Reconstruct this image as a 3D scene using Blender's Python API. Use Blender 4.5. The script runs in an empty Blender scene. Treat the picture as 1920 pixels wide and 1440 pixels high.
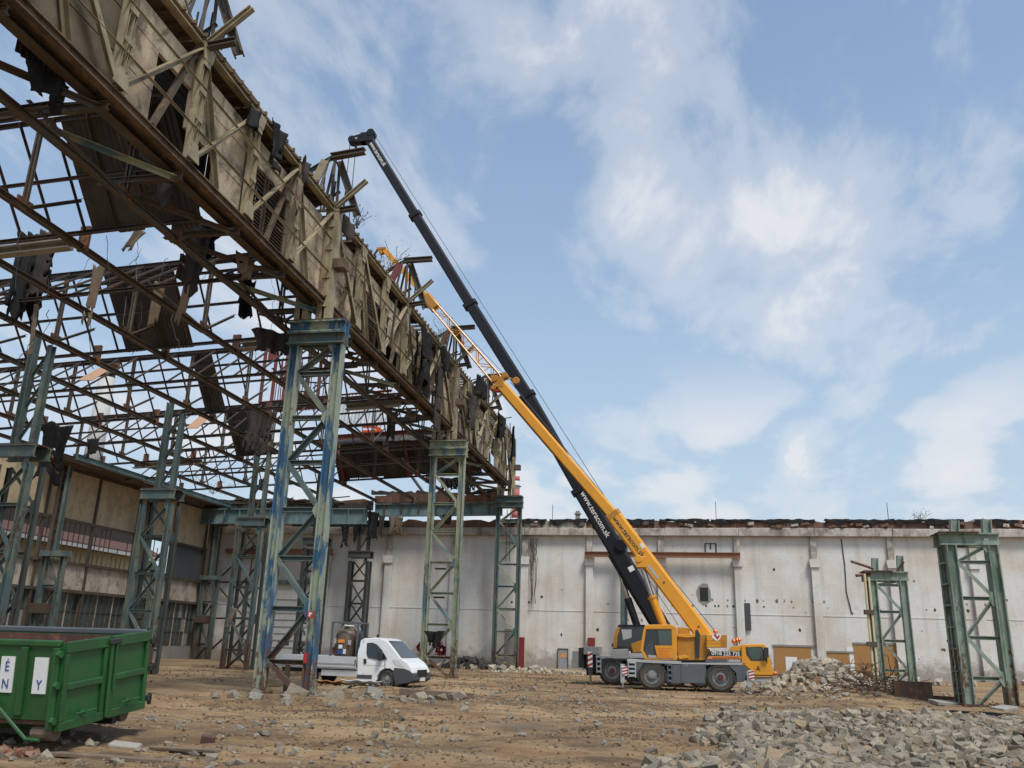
import bpy, bmesh, math, random
import numpy as np
from mathutils import Vector, Matrix
R = math.radians
rnd = random.Random(11)
scene = bpy.context.scene
COL = scene.collection

# ------------------------------------------------------------------ camera
FOC, PITCH, ROLL, YAW, EYE = 1595.15, 0.297913, 0.0284225, 0.191561, 1.8
_c, _s = math.cos(YAW), math.sin(YAW)
_f0 = Vector((-_s, _c, 0)); _r0 = Vector((_c, _s, 0)); _u0 = Vector((0, 0, 1))
CF = _f0*math.cos(PITCH) + _u0*math.sin(PITCH)
_u1 = -_f0*math.sin(PITCH) + _u0*math.cos(PITCH)
CR = _r0*math.cos(ROLL) + _u1*math.sin(ROLL)
CU = -_r0*math.sin(ROLL) + _u1*math.cos(ROLL)
CAM = Vector((0, 0, EYE))
cd = bpy.data.cameras.new('camera'); cam = bpy.data.objects.new('camera', cd); COL.objects.link(cam)
cd.sensor_width = 36; cd.lens = FOC/1920*36; cd.clip_end = 3000; cd.clip_start = .1
cam.matrix_world = Matrix(((CR.x, CU.x, -CF.x, 0), (CR.y, CU.y, -CF.y, 0), (CR.z, CU.z, -CF.z, EYE), (0, 0, 0, 1)))
scene.camera = cam

def at(px, py, X=None, Y=None, Z=None):
    """survey helper: the point of the place seen at a photo pixel on a known plane"""
    d = CF + CR*((px-960)/FOC) - CU*((py-720)/FOC)
    if X is not None: t = X/d.x
    elif Y is not None: t = Y/d.y
    else: t = (Z-EYE)/d.z
    return CAM + d*t

def pixsize(p, size):
    d = Vector(p)-CAM; z = d.dot(CF)
    if z < 1: return 0, -1, -1
    return size*FOC/z, 960+FOC*d.dot(CR)/z, 720-FOC*d.dot(CU)/z

# ------------------------------------------------------------------ world, sun, exposure
def N(nt, t, inp=None, **props):
    n = nt.nodes.new(t)
    for k, v in props.items(): setattr(n, k, v)
    for k, v in (inp or {}).items():
        s = n.inputs[k]
        if isinstance(v, bpy.types.NodeSocket): nt.links.new(v, s)
        else: s.default_value = v
    return n

def ramp(nt, fac, stops, interp='LINEAR'):
    r = nt.nodes.new('ShaderNodeValToRGB'); r.color_ramp.interpolation = interp
    el = r.color_ramp.elements
    while len(el) < len(stops): el.new(.5)
    for e, (p, c) in zip(el, stops):
        e.position = p; e.color = (c, c, c, 1) if isinstance(c, (int, float)) else (*c, 1)
    nt.links.new(fac, r.inputs[0]); return r.outputs[0]

def mixc(nt, fac, a, b, mode='MIX'):
    m = nt.nodes.new('ShaderNodeMix'); m.data_type = 'RGBA'; m.blend_type = mode
    for idx, v in ((0, fac), (6, a), (7, b)):
        s = m.inputs[idx]
        if isinstance(v, bpy.types.NodeSocket): nt.links.new(v, s)
        elif idx == 0: s.default_value = v
        else: s.default_value = (*v, 1)
    return m.outputs[2]

def math_(nt, op, a, b=0., clamp=False):
    m = nt.nodes.new('ShaderNodeMath'); m.operation = op; m.use_clamp = clamp
    for i, v in ((0, a), (1, b)):
        if isinstance(v, bpy.types.NodeSocket): nt.links.new(v, m.inputs[i])
        else: m.inputs[i].default_value = v
    return m.outputs[0]

CLX, CLY, CUX = -3.2, 5.3, 3.1
SUN_EL, SUN_AZ = 60., 142.       # azimuth clockwise from +Y: high, behind the camera to the right, veiled by thin cloud
world = bpy.data.worlds.new('World'); scene.world = world; world.use_nodes = True
nt = world.node_tree; nt.nodes.clear()
sky = N(nt, 'ShaderNodeTexSky', sky_type='NISHITA', sun_disc=False, sun_elevation=R(SUN_EL), sun_rotation=R(SUN_AZ))
sky.air_density = 1.0; sky.dust_density = 1.2; sky.ozone_density = 1.6
tc = N(nt, 'ShaderNodeTexCoord')
sep = N(nt, 'ShaderNodeSeparateXYZ', {0: tc.outputs['Generated']})
zz = math_(nt, 'ADD', math_(nt, 'MAXIMUM', sep.outputs[2], 0.0), 0.16)
cx = math_(nt, 'DIVIDE', sep.outputs[0], zz); cy = math_(nt, 'DIVIDE', sep.outputs[1], zz)
cv = N(nt, 'ShaderNodeCombineXYZ', {0: cx, 1: cy, 2: 0.0})
mp = N(nt, 'ShaderNodeMapping', {0: cv.outputs[0], 'Location': (CLX, CLY, 0.0), 'Rotation': (0, 0, R(-38)), 'Scale': (1.0, 0.5, 1)})
n1 = N(nt, 'ShaderNodeTexNoise', {'Vector': mp.outputs[0], 'Scale': 2.5, 'Detail': 8., 'Roughness': .52, 'Distortion': .3})
n2 = N(nt, 'ShaderNodeTexNoise', {'Vector': mp.outputs[0], 'Scale': 4.2, 'Detail': 7., 'Roughness': .6, 'Distortion': .5})
cl = math_(nt, 'ADD', math_(nt, 'MULTIPLY', n1.outputs[0], .7), math_(nt, 'MULTIPLY', n2.outputs[0], .3))
mask = ramp(nt, cl, [(.475, 0.), (.56, .4), (.645, .95)], 'EASE')
hz = ramp(nt, sep.outputs[2], [(.0, .9), (.16, .76), (.42, .42), (.75, .2)])
skyb = mixc(nt, hz, mixc(nt, 1., sky.outputs[0], (.8, 1.12, 1.27), 'MULTIPLY'), (3.85, 4.4, 4.85))
n3 = N(nt, 'ShaderNodeTexNoise', {'Vector': N(nt, 'ShaderNodeMapping', {0: tc.outputs['Generated'], 'Location': (CUX, .9, .2), 'Scale': (5.5, 5.5, 9.)}).outputs[0], 'Scale': 1., 'Detail': 7., 'Roughness': .5})
cum = math_(nt, 'MULTIPLY', ramp(nt, n3.outputs[0], [(.5, 0.), (.58, .8), (.66, 1.)], 'EASE'), ramp(nt, sep.outputs[2], [(.0, 1.), (.2, .95), (.34, 0.)], 'EASE'))
mask = math_(nt, 'MAXIMUM', mask, cum)
skyc = mixc(nt, mask, skyb, (5.3, 5.45, 5.7))
bg = N(nt, 'ShaderNodeBackground', {'Color': skyc, 'Strength': .08})
wo = N(nt, 'ShaderNodeOutputWorld', {0: bg.outputs[0]})
sl = bpy.data.lights.new('sun', 'SUN'); sl.energy = 1.8; sl.angle = R(16); sl.color = (1, .95, .88)
so = bpy.data.objects.new('sun', sl); COL.objects.link(so); so.location = (0, -20, 60)
_sd = Vector((math.sin(R(SUN_AZ))*math.cos(R(SUN_EL)), math.cos(R(SUN_AZ))*math.cos(R(SUN_EL)), math.sin(R(SUN_EL))))
so.rotation_euler = _sd.to_track_quat('Z', 'Y').to_euler()
vs = scene.view_settings; vs.view_transform = 'Standard'; vs.look = 'None'; vs.exposure = .9; vs.gamma = 1.

# ------------------------------------------------------------------ materials
MATS = {}
def base_mat(name):
    m = bpy.data.materials.new(name); m.use_nodes = True; MATS[name] = m
    nt = m.node_tree; b = nt.nodes['Principled BSDF']; return m, nt, b

def objvec(nt, scale=(1, 1, 1), world=False):
    if world:
        v = N(nt, 'ShaderNodeNewGeometry').outputs['Position']
    else:
        tc = N(nt, 'ShaderNodeTexCoord'); oi = N(nt, 'ShaderNodeObjectInfo')
        k = math_(nt, 'MULTIPLY', oi.outputs['Random'], 57.)
        cb = N(nt, 'ShaderNodeCombineXYZ', {0: k, 1: k, 2: k})
        v = N(nt, 'ShaderNodeVectorMath', {0: tc.outputs['Object'], 1: cb.outputs[0]}, operation='ADD').outputs[0]
    return N(nt, 'ShaderNodeMapping', {0: v, 'Scale': scale}).outputs[0]

def noise_(nt, vec, scale, detail=5., rough=.6, dist=0.):
    return N(nt, 'ShaderNodeTexNoise', {'Vector': vec, 'Scale': scale, 'Detail': detail, 'Roughness': rough, 'Distortion': dist}).outputs[0]

def bump(nt, b, h, strength=.3, dist=.02):
    bn = N(nt, 'ShaderNodeBump', {'Height': h, 'Strength': strength, 'Distance': dist})
    nt.links.new(bn.outputs[0], b.inputs['Normal'])

def paint(name, p1, p2=None, rust=(.1, .05, .028), patch=.5, amt=.5, scale=1.2, streak=.35, rough=.6, metal=0., var=.25, foot=0.):
    """paint over steel: a second coat in patches, rust breaking through, dirt; foot = rustier near the ground"""
    m, nt, b = base_mat(name)
    v = objvec(nt, (1, 1, streak)); v2 = objvec(nt, (1, 1, 1))
    a = noise_(nt, v, scale, 6, .65, .4); c = noise_(nt, v2, scale*4.5, 6, .65)
    col = mixc(nt, ramp(nt, a, [(patch-.03, 0.), (patch+.03, 1.)]), p1, p2 or p1)
    d = noise_(nt, v2, 2.2, 3, .5)
    col = mixc(nt, math_(nt, 'MULTIPLY', ramp(nt, d, [(.3, 1.), (.75, 0.)]), var), col, (.05, .04, .03))
    e = noise_(nt, v, scale*1.7, 8, .7, .6)
    rs = math_(nt, 'ADD', math_(nt, 'MULTIPLY', e, .6), math_(nt, 'MULTIPLY', c, .4))
    if foot:
        pz = N(nt, 'ShaderNodeSeparateXYZ', {0: N(nt, 'ShaderNodeNewGeometry').outputs['Position']}).outputs[2]
        rs = math_(nt, 'ADD', rs, ramp(nt, math_(nt, 'DIVIDE', pz, 6.), [(0., foot), (.5, 0.)]))
    t = .72-.3*amt
    rm = ramp(nt, rs, [(t-.03, 0.), (t+.03, 1.)])
    rc = mixc(nt, c, tuple(x*.55 for x in rust), tuple(min(1, x*1.7) for x in rust))
    col = mixc(nt, rm, col, rc)
    nt.links.new(col, b.inputs['Base Color'])
    nt.links.new(math_(nt, 'ADD', math_(nt, 'MULTIPLY', rm, .9-rough), rough), b.inputs['Roughness'])
    b.inputs['Metallic'].default_value = metal
    bump(nt, b, math_(nt, 'SUBTRACT', c, math_(nt, 'MULTIPLY', rm, .6)), .35, .012)
    return m

def plain(name, col, rough=.6, metal=0., var=.3, scale=3., dark=(.03, .025, .02), bmp=.15, emit=None, spec=None, coat=0.):
    m, nt, b = base_mat(name)
    v = objvec(nt); a = noise_(nt, v, scale, 6, .65); c = noise_(nt, v, scale*5, 4, .6)
    k = math_(nt, 'MULTIPLY', ramp(nt, math_(nt, 'ADD', math_(nt, 'MULTIPLY', a, .6), math_(nt, 'MULTIPLY', c, .4)), [(.38, 1.), (.66, 0.)]), var)
    nt.links.new(mixc(nt, k, col, dark), b.inputs['Base Color'])
    nt.links.new(math_(nt, 'ADD', math_(nt, 'MULTIPLY', c, .25), rough-.12), b.inputs['Roughness'])
    b.inputs['Metallic'].default_value = metal
    if coat: b.inputs['Coat Weight'].default_value = coat; b.inputs['Coat Roughness'].default_value = .15
    if spec is not None: b.inputs['Specular IOR Level'].default_value = spec
    if bmp: bump(nt, b, c, bmp, .01)
    return m

paint('girder_paint', (.36, .3, .18), (.25, .2, .115), patch=.55, amt=.42, scale=1.0, var=.45)
paint('girder_rust', (.17, .115, .07), (.09, .06, .04), rust=(.11, .055, .032), patch=.5, amt=.5, scale=2.4, streak=.6, var=.5, rough=.85)
paint('blue_paint', (.028, .105, .2), (.29, .335, .25), rust=(.1, .05, .025), patch=.49, amt=.42, scale=1.5, streak=.3, var=.2, foot=.13)
paint('pale_green_paint', (.34, .38, .26), (.1, .2, .25), rust=(.11, .055, .025), patch=.56, amt=.45, scale=1.3, streak=.3, var=.4, foot=.13)
paint('teal_paint', (.085, .135, .135), (.17, .2, .15), rust=(.075, .04, .025), patch=.55, amt=.48, scale=1.3, streak=.3, var=.4, foot=.15)
paint('mint_paint', (.12, .185, .125), (.26, .32, .25), rust=(.1, .05, .022), patch=.43, amt=.42, scale=1.4, streak=.22, var=.35, foot=.08)
paint('dark_steel', (.085, .07, .05), (.15, .135, .09), rust=(.085, .042, .026), patch=.6, amt=.6, scale=1.2, var=.5)
paint('rafter_steel', (.08, .055, .042), (.055, .045, .04), rust=(.12, .06, .035), patch=.5, amt=.5, scale=1.5, var=.35)
paint('sheet_steel', (.085, .08, .075), (.055, .05, .046), rust=(.075, .045, .03), patch=.5, amt=.3, scale=.8, var=.3)
paint('galvanised', (.55, .57, .58), (.42, .45, .46), rust=(.2, .12, .07), patch=.5, amt=.12, scale=.8, var=.15, rough=.45)
paint('red_steel', (.2, .032, .022), (.12, .03, .022), rust=(.09, .035, .02), patch=.55, amt=.4, var=.4)
paint('orange_beam', (.3, .13, .065), (.1, .15, .1), rust=(.14, .06, .03), patch=.63, amt=.35, scale=.7)
paint('beam_teal', (.12, .2, .21), (.16, .24, .24), rust=(.1, .05, .03), patch=.5, amt=.25, scale=.5, var=.35)
paint('rust', (.13, .06, .032), (.085, .04, .025), rust=(.2, .09, .04), amt=.55, var=.4)
paint('skip_green', (.016, .1, .023), (.013, .078, .019), rust=(.045, .035, .02), patch=.55, amt=.22, scale=.9, var=.22, rough=.42)
paint('skip_inside', (.14, .055, .035), (.09, .04, .03), rust=(.16, .07, .04), amt=.5)
plain('crane_yellow', (.72, .305, .012), .42, var=.22, scale=1.2, dark=(.2, .11, .03), bmp=.05, coat=.15)
plain('crane_ochre', (.5, .215, .014), .5, var=.4, scale=1.5, dark=(.13, .06, .02), bmp=.08)
plain('crane_black', (.008, .009, .013), .55, var=.25, scale=.9, dark=(.03, .03, .032), bmp=.03, spec=.25)
plain('crane_grey', (.1, .115, .125), .5, var=.3, scale=1., dark=(.05, .045, .04), bmp=.04)
plain('light_grey', (.42, .43, .43), .5, var=.35, scale=1.5, dark=(.15, .14, .12), bmp=.05)
plain('steel_plate', (.36, .36, .34), .4, metal=.5, var=.4, scale=2, dark=(.15, .14, .12))
plain('dark_part', (.02, .02, .022), .6, var=.4, dark=(.06, .05, .04))
plain('chrome', (.6, .6, .6), .2, metal=1., var=.1, bmp=0)
plain('tyre', (.028, .027, .026), .85, var=.6, scale=4, dark=(.1, .085, .065), bmp=.2)
plain('tyre_dusty', (.085, .075, .06), .9, var=.5, scale=4, dark=(.035, .032, .03), bmp=.25)
plain('rim_grey', (.25, .25, .25), .5, var=.4, dark=(.08, .07, .06))
plain('hub_red', (.12, .022, .018), .5, var=.4)
plain('truck_white', (.74, .75, .75), .35, var=.14, scale=1.2, dark=(.4, .36, .3), bmp=.02, coat=.3)
plain('bed_grey', (.55, .56, .56), .45, metal=.2, var=.25, scale=1.5, dark=(.25, .22, .18), bmp=.03)
plain('bumper_grey', (.045, .05, .058), .6, var=.3, dark=(.1, .09, .08))
plain('glass_dark', (.012, .018, .02), .08, var=.1, bmp=0, spec=.8)
plain('glass_green', (.05, .075, .06), .1, var=.15, bmp=0, spec=.8)
plain('lamp_glass', (.6, .62, .62), .15, var=.1, bmp=0)
plain('orange_lamp', (.62, .13, .01), .3, var=.1, bmp=0)
plain('orange_paint', (.7, .09, .012), .45, var=.2)
plain('lime', (.3, .6, .04), .7, var=.2)
plain('white_paint', (.72, .72, .7), .5, var=.15, dark=(.4, .36, .3))
plain('red_paint', (.42, .025, .02), .5, var=.2)
plain('dark_red_paint', (.2, .02, .018), .6, var=.35, dark=(.09, .02, .015))
plain('black_print', (.012, .012, .012), .5, var=.1, bmp=0)
plain('blue_print', (.02, .06, .3), .5, var=.1, bmp=0)
plain('orange_print', (.75, .25, .04), .5, var=.1, bmp=0)
paint('dark_teal', (.05, .062, .058), (.085, .1, .085), rust=(.06, .036, .025), patch=.55, amt=.4, scale=1.2, var=.4)
plain('felt', (.009, .009, .01), .8, var=.45, scale=3., dark=(.028, .026, .024), bmp=.5, spec=.2)
plain('felt_brown', (.045, .032, .026), .85, var=.6, scale=3., dark=(.02, .018, .016), bmp=.5)
plain('old_board', (.2, .145, .095), .9, var=.6, scale=3., dark=(.07, .05, .04), bmp=.4)
plain('tan_board', (.42, .24, .14), .8, var=.25, scale=1., dark=(.22, .12, .07))
plain('chipboard', (.36, .185, .06), .8, var=.25, scale=1., dark=(.2, .1, .035))
plain('window_pane', (.055, .06, .055), .25, var=.5, scale=1., dark=(.11, .105, .09), bmp=.02)
plain('door_grey', (.3, .32, .33), .5, var=.3)
plain('shutter_white', (.52, .52, .5), .5, var=.3, dark=(.25, .22, .19))
plain('tank_brown', (.17, .12, .075), .5, metal=.2, var=.5)
plain('rope', (.08, .08, .08), .6, var=.1, bmp=0)
plain('chimney_red', (.5, .12, .12), .8, var=.2); plain('chimney_white', (.62, .62, .63), .8, var=.2)
plain('stack_grey', (.5, .49, .47), .7, var=.4, dark=(.25, .22, .2)); plain('stack_cap', (.2, .09, .05), .8, var=.4)
plain('house_wall', (.4, .36, .2), .9, var=.3, dark=(.25, .2, .12)); plain('house_cream', (.66, .55, .34), .9, var=.15)
plain('roof_tile', (.11, .055, .045), .9, var=.4); plain('twig', (.1, .075, .05), .9, var=.3)
plain('rebar', (.12, .07, .045), .9, var=.5); plain('sludge', (.035, .034, .034), .8, var=.4, scale=2)
plain('leaf', (.075, .12, .03), .6, var=.4, dark=(.03, .05, .015), bmp=0)
plain('leaf_dry', (.16, .12, .06), .7, var=.4, dark=(.06, .05, .03), bmp=0)

def wall_material(name, base, dirt, streak=.5, blocks=True, blotch=0., foot=0.):
    m, nt, b = base_mat(name)
    v = objvec(nt, (1, 1, 1), True); vs_ = objvec(nt, (1.4, 1.4, .09), True)
    a = noise_(nt, v, .32, 7, .62); s = noise_(nt, vs_, 1.1, 6, .65); f = noise_(nt, v, 6, 6, .7)
    g = noise_(nt, v, 1.6, 6, .7)
    col = mixc(nt, ramp(nt, a, [(.42, 0.), (.7, .75)]), base, dirt)
    col = mixc(nt, math_(nt, 'MULTIPLY', ramp(nt, s, [(.5, 0.), (.72, 1.)]), streak), col, tuple(x*.45 for x in dirt))
    col = mixc(nt, math_(nt, 'MULTIPLY', ramp(nt, g, [(.58, 0.), (.68, 1.)]), .35), col, tuple(x*.8 for x in dirt))
    col = mixc(nt, math_(nt, 'MULTIPLY', ramp(nt, f, [(.3, 1.), (.45, 0.)]), .25), col, (.12, .1, .08))
    if blotch:
        bl = noise_(nt, v, .9, 8, .7, .5)
        col = mixc(nt, math_(nt, 'MULTIPLY', ramp(nt, bl, [(.5, 0.), (.6, 1.)]), blotch), col, (.07, .055, .035))
        bl2 = noise_(nt, objvec(nt, (1, 1, .4), True), 2.6, 8, .75, .8)
        col = mixc(nt, math_(nt, 'MULTIPLY', ramp(nt, bl2, [(.57, 0.), (.62, 1.)]), blotch*.9), col, (.13, .1, .06))
    if foot:
        pz = N(nt, 'ShaderNodeSeparateXYZ', {0: N(nt, 'ShaderNodeNewGeometry').outputs['Position']}).outputs[2]
        sp = math_(nt, 'ADD', ramp(nt, math_(nt, 'DIVIDE', pz, 4.), [(0., .42), (.6, 0.)]), math_(nt, 'MULTIPLY', g, .6))
        col = mixc(nt, math_(nt, 'MULTIPLY', ramp(nt, sp, [(.42, 0.), (.62, 1.)]), foot), col, (.23, .19, .155))
    h = f
    if blocks:
        vm = N(nt, 'ShaderNodeMapping', {0: v, 'Rotation': (R(90), 0, 0)}).outputs[0]
        bk = N(nt, 'ShaderNodeTexBrick', {'Vector': vm, 'Scale': 1., 'Mortar Size': .012, 'Brick Width': .62, 'Row Height': .3})
        h = math_(nt, 'SUBTRACT', math_(nt, 'MULTIPLY', f, .6), math_(nt, 'MULTIPLY', bk.outputs['Fac'], .2))
        col = mixc(nt, math_(nt, 'MULTIPLY', bk.outputs['Fac'], .1), col, tuple(x*.7 for x in dirt))
    nt.links.new(col, b.inputs['Base Color']); b.inputs['Roughness'].default_value = .9
    bump(nt, b, h, .4, .02)
wall_material('white_wall', (.66, .64, .6), (.5, .42, .325), .28, True, 0., .8)
wall_material('wall_band', (.5, .46, .4), (.27, .21, .16), .8, False, .45)
wall_material('cream_panel', (.56, .44, .28), (.42, .32, .2), .45, False, .25)
wall_material('plaster', (.5, .43, .35), (.3, .22, .16), .5, False, .5)
wall_material('girder_panel', (.55, .45, .31), (.33, .24, .15), .7, False, .7)
wall_material('mossy_panel', (.16, .125, .075), (.1, .08, .05), .7, False, .5)
wall_material('concrete', (.33, .31, .27), (.2, .17, .14), .5, False)
wall_material('soffit', (.15, .1, .065), (.09, .065, .045), .3, False)
wall_material('plinth', (.27, .25, .23), (.2, .17, .15), .3, False)
wall_material('parapet', (.2, .1, .065), (.16, .11, .085), .5, False, .5)

def stone_material(name, c1, c2, c3):
    m, nt, b = base_mat(name)
    t = N(nt, 'ShaderNodeAttribute', attribute_name='tone').outputs['Fac']
    oi = N(nt, 'ShaderNodeObjectInfo').outputs['Random']
    k = math_(nt, 'FRACT', math_(nt, 'ADD', t, oi))
    col = ramp(nt, k, [(0., c1), (.4, c2), (.62, c1), (.85, c3), (1., tuple(x*.75 for x in c2))])
    v = objvec(nt); f = noise_(nt, v, 9, 6, .7)
    col = mixc(nt, math_(nt, 'MULTIPLY', ramp(nt, f, [(.35, 1.), (.6, 0.)]), .5), col, (.1, .085, .065))
    nt.links.new(col, b.inputs['Base Color']); b.inputs['Roughness'].default_value = .95
    bump(nt, b, f, .6, .03)
stone_material('stone_grey', (.35, .3, .225), (.165, .14, .105), (.29, .205, .12))
stone_material('stone_pale', (.5, .42, .3), (.36, .3, .22), (.31, .28, .235))
stone_material('stone_beige', (.32, .265, .19), (.2, .17, .13), (.26, .24, .21))
stone_material('tar_lump', (.03, .028, .026), (.016, .016, .017), (.06, .05, .042))
stone_material('brick_bit', (.3, .11, .06), (.2, .08, .05), (.3, .2, .14))
stone_material('clod', (.22, .145, .08), (.12, .074, .04), (.3, .21, .12))

def ground_material():
    m, nt, b = base_mat('dirt')
    v = objvec(nt, (.55, 1.25, 1), True); w = objvec(nt, (1, 1, 1), True)
    a = noise_(nt, v, .22, 7, .65, .5); c = noise_(nt, v, .9, 8, .7, .4); f = noise_(nt, w, 7, 8, .75); g = noise_(nt, v, .5, 6, .6, .8)
    col = mixc(nt, ramp(nt, c, [(.36, 0.), (.62, 1.)]), (.11, .064, .032), (.33, .205, .095))
    col = mixc(nt, ramp(nt, a, [(.47, 0.), (.6, .85)]), col, (.42, .285, .145))
    col = mixc(nt, math_(nt, 'MULTIPLY', ramp(nt, g, [(.56, 0.), (.68, 1.)]), .6), col, (.2, .165, .125))
    col = mixc(nt, math_(nt, 'MULTIPLY', ramp(nt, g, [(.34, 1.), (.46, 0.)]), .8), col, (.075, .05, .032))
    o_ = noise_(nt, v, .34, 6, .6, .7); col = mixc(nt, math_(nt, 'MULTIPLY', ramp(nt, o_, [(.53, 0.), (.66, 1.)]), .6), col, (.25, .125, .055))
    col = mixc(nt, math_(nt, 'MULTIPLY', ramp(nt, f, [(.36, 1.), (.5, 0.)]), .55), col, (.075, .055, .04))
    col = mixc(nt, math_(nt, 'MULTIPLY', N(nt, 'ShaderNodeAttribute', attribute_name='rut').outputs['Fac'], .6), col, (.14, .095, .06))
    rbm = N(nt, 'ShaderNodeAttribute', attribute_name='rubble').outputs['Fac']
    col = mixc(nt, math_(nt, 'MULTIPLY', rbm, .8), col, mixc(nt, f, (.1, .09, .075), (.24, .22, .19)))
    nt.links.new(col, b.inputs['Base Color']); b.inputs['Roughness'].default_value = .97
    bump(nt, b, math_(nt, 'ADD', f, math_(nt, 'MULTIPLY', c, 1.5)), .9, .09)
ground_material()
M = MATS

# ------------------------------------------------------------------ mesh helpers
class MB:
    def __init__(s): s.v = []; s.f = []
    def add(s, vs, fs):
        o = len(s.v); s.v += [tuple(x) for x in vs]; s.f += [tuple(i+o for i in f) for f in fs]; return s
    def box(s, c, d):
        x, y, z = c; a, b, e = d[0]/2, d[1]/2, d[2]/2
        return s.add([(x-a, y-b, z-e), (x+a, y-b, z-e), (x+a, y+b, z-e), (x-a, y+b, z-e), (x-a, y-b, z+e), (x+a, y-b, z+e), (x+a, y+b, z+e), (x-a, y+b, z+e)],
                     [(0, 3, 2, 1), (4, 5, 6, 7), (0, 1, 5, 4), (1, 2, 6, 5), (2, 3, 7, 6), (3, 0, 4, 7)])
    def bx(s, x0, x1, y0, y1, z0, z1): return s.box(((x0+x1)/2, (y0+y1)/2, (z0+z1)/2), (x1-x0, y1-y0, z1-z0))
    def ext(s, p, q, prof, ref=None):
        p = Vector(p); q = Vector(q); z = (q-p).normalized(); x, y = frame(z, ref); n = len(prof)
        vs = [p+x*a+y*b for a, b in prof]+[q+x*a+y*b for a, b in prof]
        fs = [(i, (i+1) % n, (i+1) % n+n, i+n) for i in range(n)]+[tuple(range(n-1, -1, -1)), tuple(range(n, 2*n))]
        return s.add(vs, fs)
    def bar(s, p, q, w, h, ref=None): return s.ext(p, q, prof('box', w, h), ref)
    def cyl(s, p, q, r, n=10, r2=None):
        p = Vector(p); q = Vector(q); z = (q-p).normalized(); x, y = frame(z); r2 = r if r2 is None else r2
        cs = [(math.cos(2*math.pi*i/n), math.sin(2*math.pi*i/n)) for i in range(n)]
        vs = [p+x*a*r+y*b*r for a, b in cs]+[q+x*a*r2+y*b*r2 for a, b in cs]
        return s.add(vs, [(i, (i+1) % n, (i+1) % n+n, i+n) for i in range(n)]+[tuple(range(n-1, -1, -1)), tuple(range(n, 2*n))])
    def path(s, pts, r, n=6):
        for a, b in zip(pts[:-1], pts[1:]): s.cyl(a, b, r, n)
        return s
    def prism(s, out, y0, y1):
        """outline in x,z extruded along y"""
        n = len(out); vs = [(a, y0, b) for a, b in out]+[(a, y1, b) for a, b in out]
        return s.add(vs, [tuple(range(n)), tuple(range(2*n-1, n-1, -1))]+[(i, i+n, (i+1) % n+n, (i+1) % n) for i in range(n)])
    def lathe(s, prof_, c, axis='y', n=24):
        c = Vector(c); vs = []; m = len(prof_)
        for i in range(n):
            t = 2*math.pi*i/n
            for r, a in prof_:
                vs.append(c+(Vector((r*math.cos(t), a, r*math.sin(t))) if axis == 'y' else Vector((r*math.cos(t), r*math.sin(t), a))))
        fs = [(i*m+j, i*m+j+1, ((i+1) % n)*m+j+1, ((i+1) % n)*m+j) for i in range(n) for j in range(m-1)]
        return s.add(vs, fs)
    def mesh(s, name, smooth=False):
        me = bpy.data.meshes.new(name); me.from_pydata(s.v, [], s.f); me.validate()
        bm = bmesh.new(); bm.from_mesh(me); bmesh.ops.recalc_face_normals(bm, faces=bm.faces); bm.to_mesh(me); bm.free()
        if smooth:
            for p in me.polygons: p.use_smooth = True
        return me
    def build(s, name, mat, parent=None, smooth=False, bev=0., loc=None):
        return obj(name, s.mesh(name, smooth), mat, parent, bev, loc)

def frame(z, ref=None):
    if ref is None: ref = Vector((1, 0, 0)) if abs(z.z) > .96 else z.cross(Vector((0, 0, 1)))
    ref = Vector(ref); x = (ref-z*ref.dot(z)).normalized(); return x, z.cross(x)

def prof(kind, w, h, t=None):
    a, b = w/2, h/2; t = t or min(w, h)*.16
    if kind == 'I': return [(-a, -b), (a, -b), (a, -b+t), (t/2, -b+t), (t/2, b-t), (a, b-t), (a, b), (-a, b), (-a, b-t), (-t/2, b-t), (-t/2, -b+t), (-a, -b+t)]
    if kind == 'H': return [(y, x) for x, y in prof('I', h, w, t)][::-1]
    if kind == 'L': return [(-a, -b), (a, -b), (a, -b+t), (-a+t, -b+t), (-a+t, b), (-a, b)]
    if kind == 'C': return [(-a, -b), (a, -b), (a, -b+t), (-a+t, -b+t), (-a+t, b-t), (a, b-t), (a, b), (-a, b)]
    if kind == 'oct':
        c = min(a, b)*.42; return [(-a+c, -b), (a-c, -b), (a, -b+c), (a, b-c*.5), (a-c*.5, b), (-a+c*.5, b), (-a, b-c*.5), (-a, -b+c)]
    return [(-a, -b), (a, -b), (a, b), (-a, b)]

def obj(name, me, mat, parent=None, bev=0., loc=None):
    o = bpy.data.objects.new(name, me); COL.objects.link(o)
    if mat is not None and not me.materials: me.materials.append(M[mat] if isinstance(mat, str) else mat)
    if parent is not None: o.parent = parent
    if loc is not None: o.location = loc
    if bev:
        md = o.modifiers.new('bevel', 'BEVEL'); md.width = bev; md.segments = 2; md.limit_method = 'ANGLE'; md.angle_limit = R(35)
    return o

def thing(name, label, cat, loc=(0, 0, 0), rot=(0, 0, 0), group=None):
    o = bpy.data.objects.new(name, None); COL.objects.link(o); o.empty_display_size = .3
    o.location = loc; o.rotation_euler = rot; return tag(o, label, cat, group)

def tag(o, label, cat, group=None):
    o['label'] = label; o['category'] = cat
    if group: o['group'] = group
    return o

def structure(o): o['kind'] = 'structure'; return o

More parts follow.
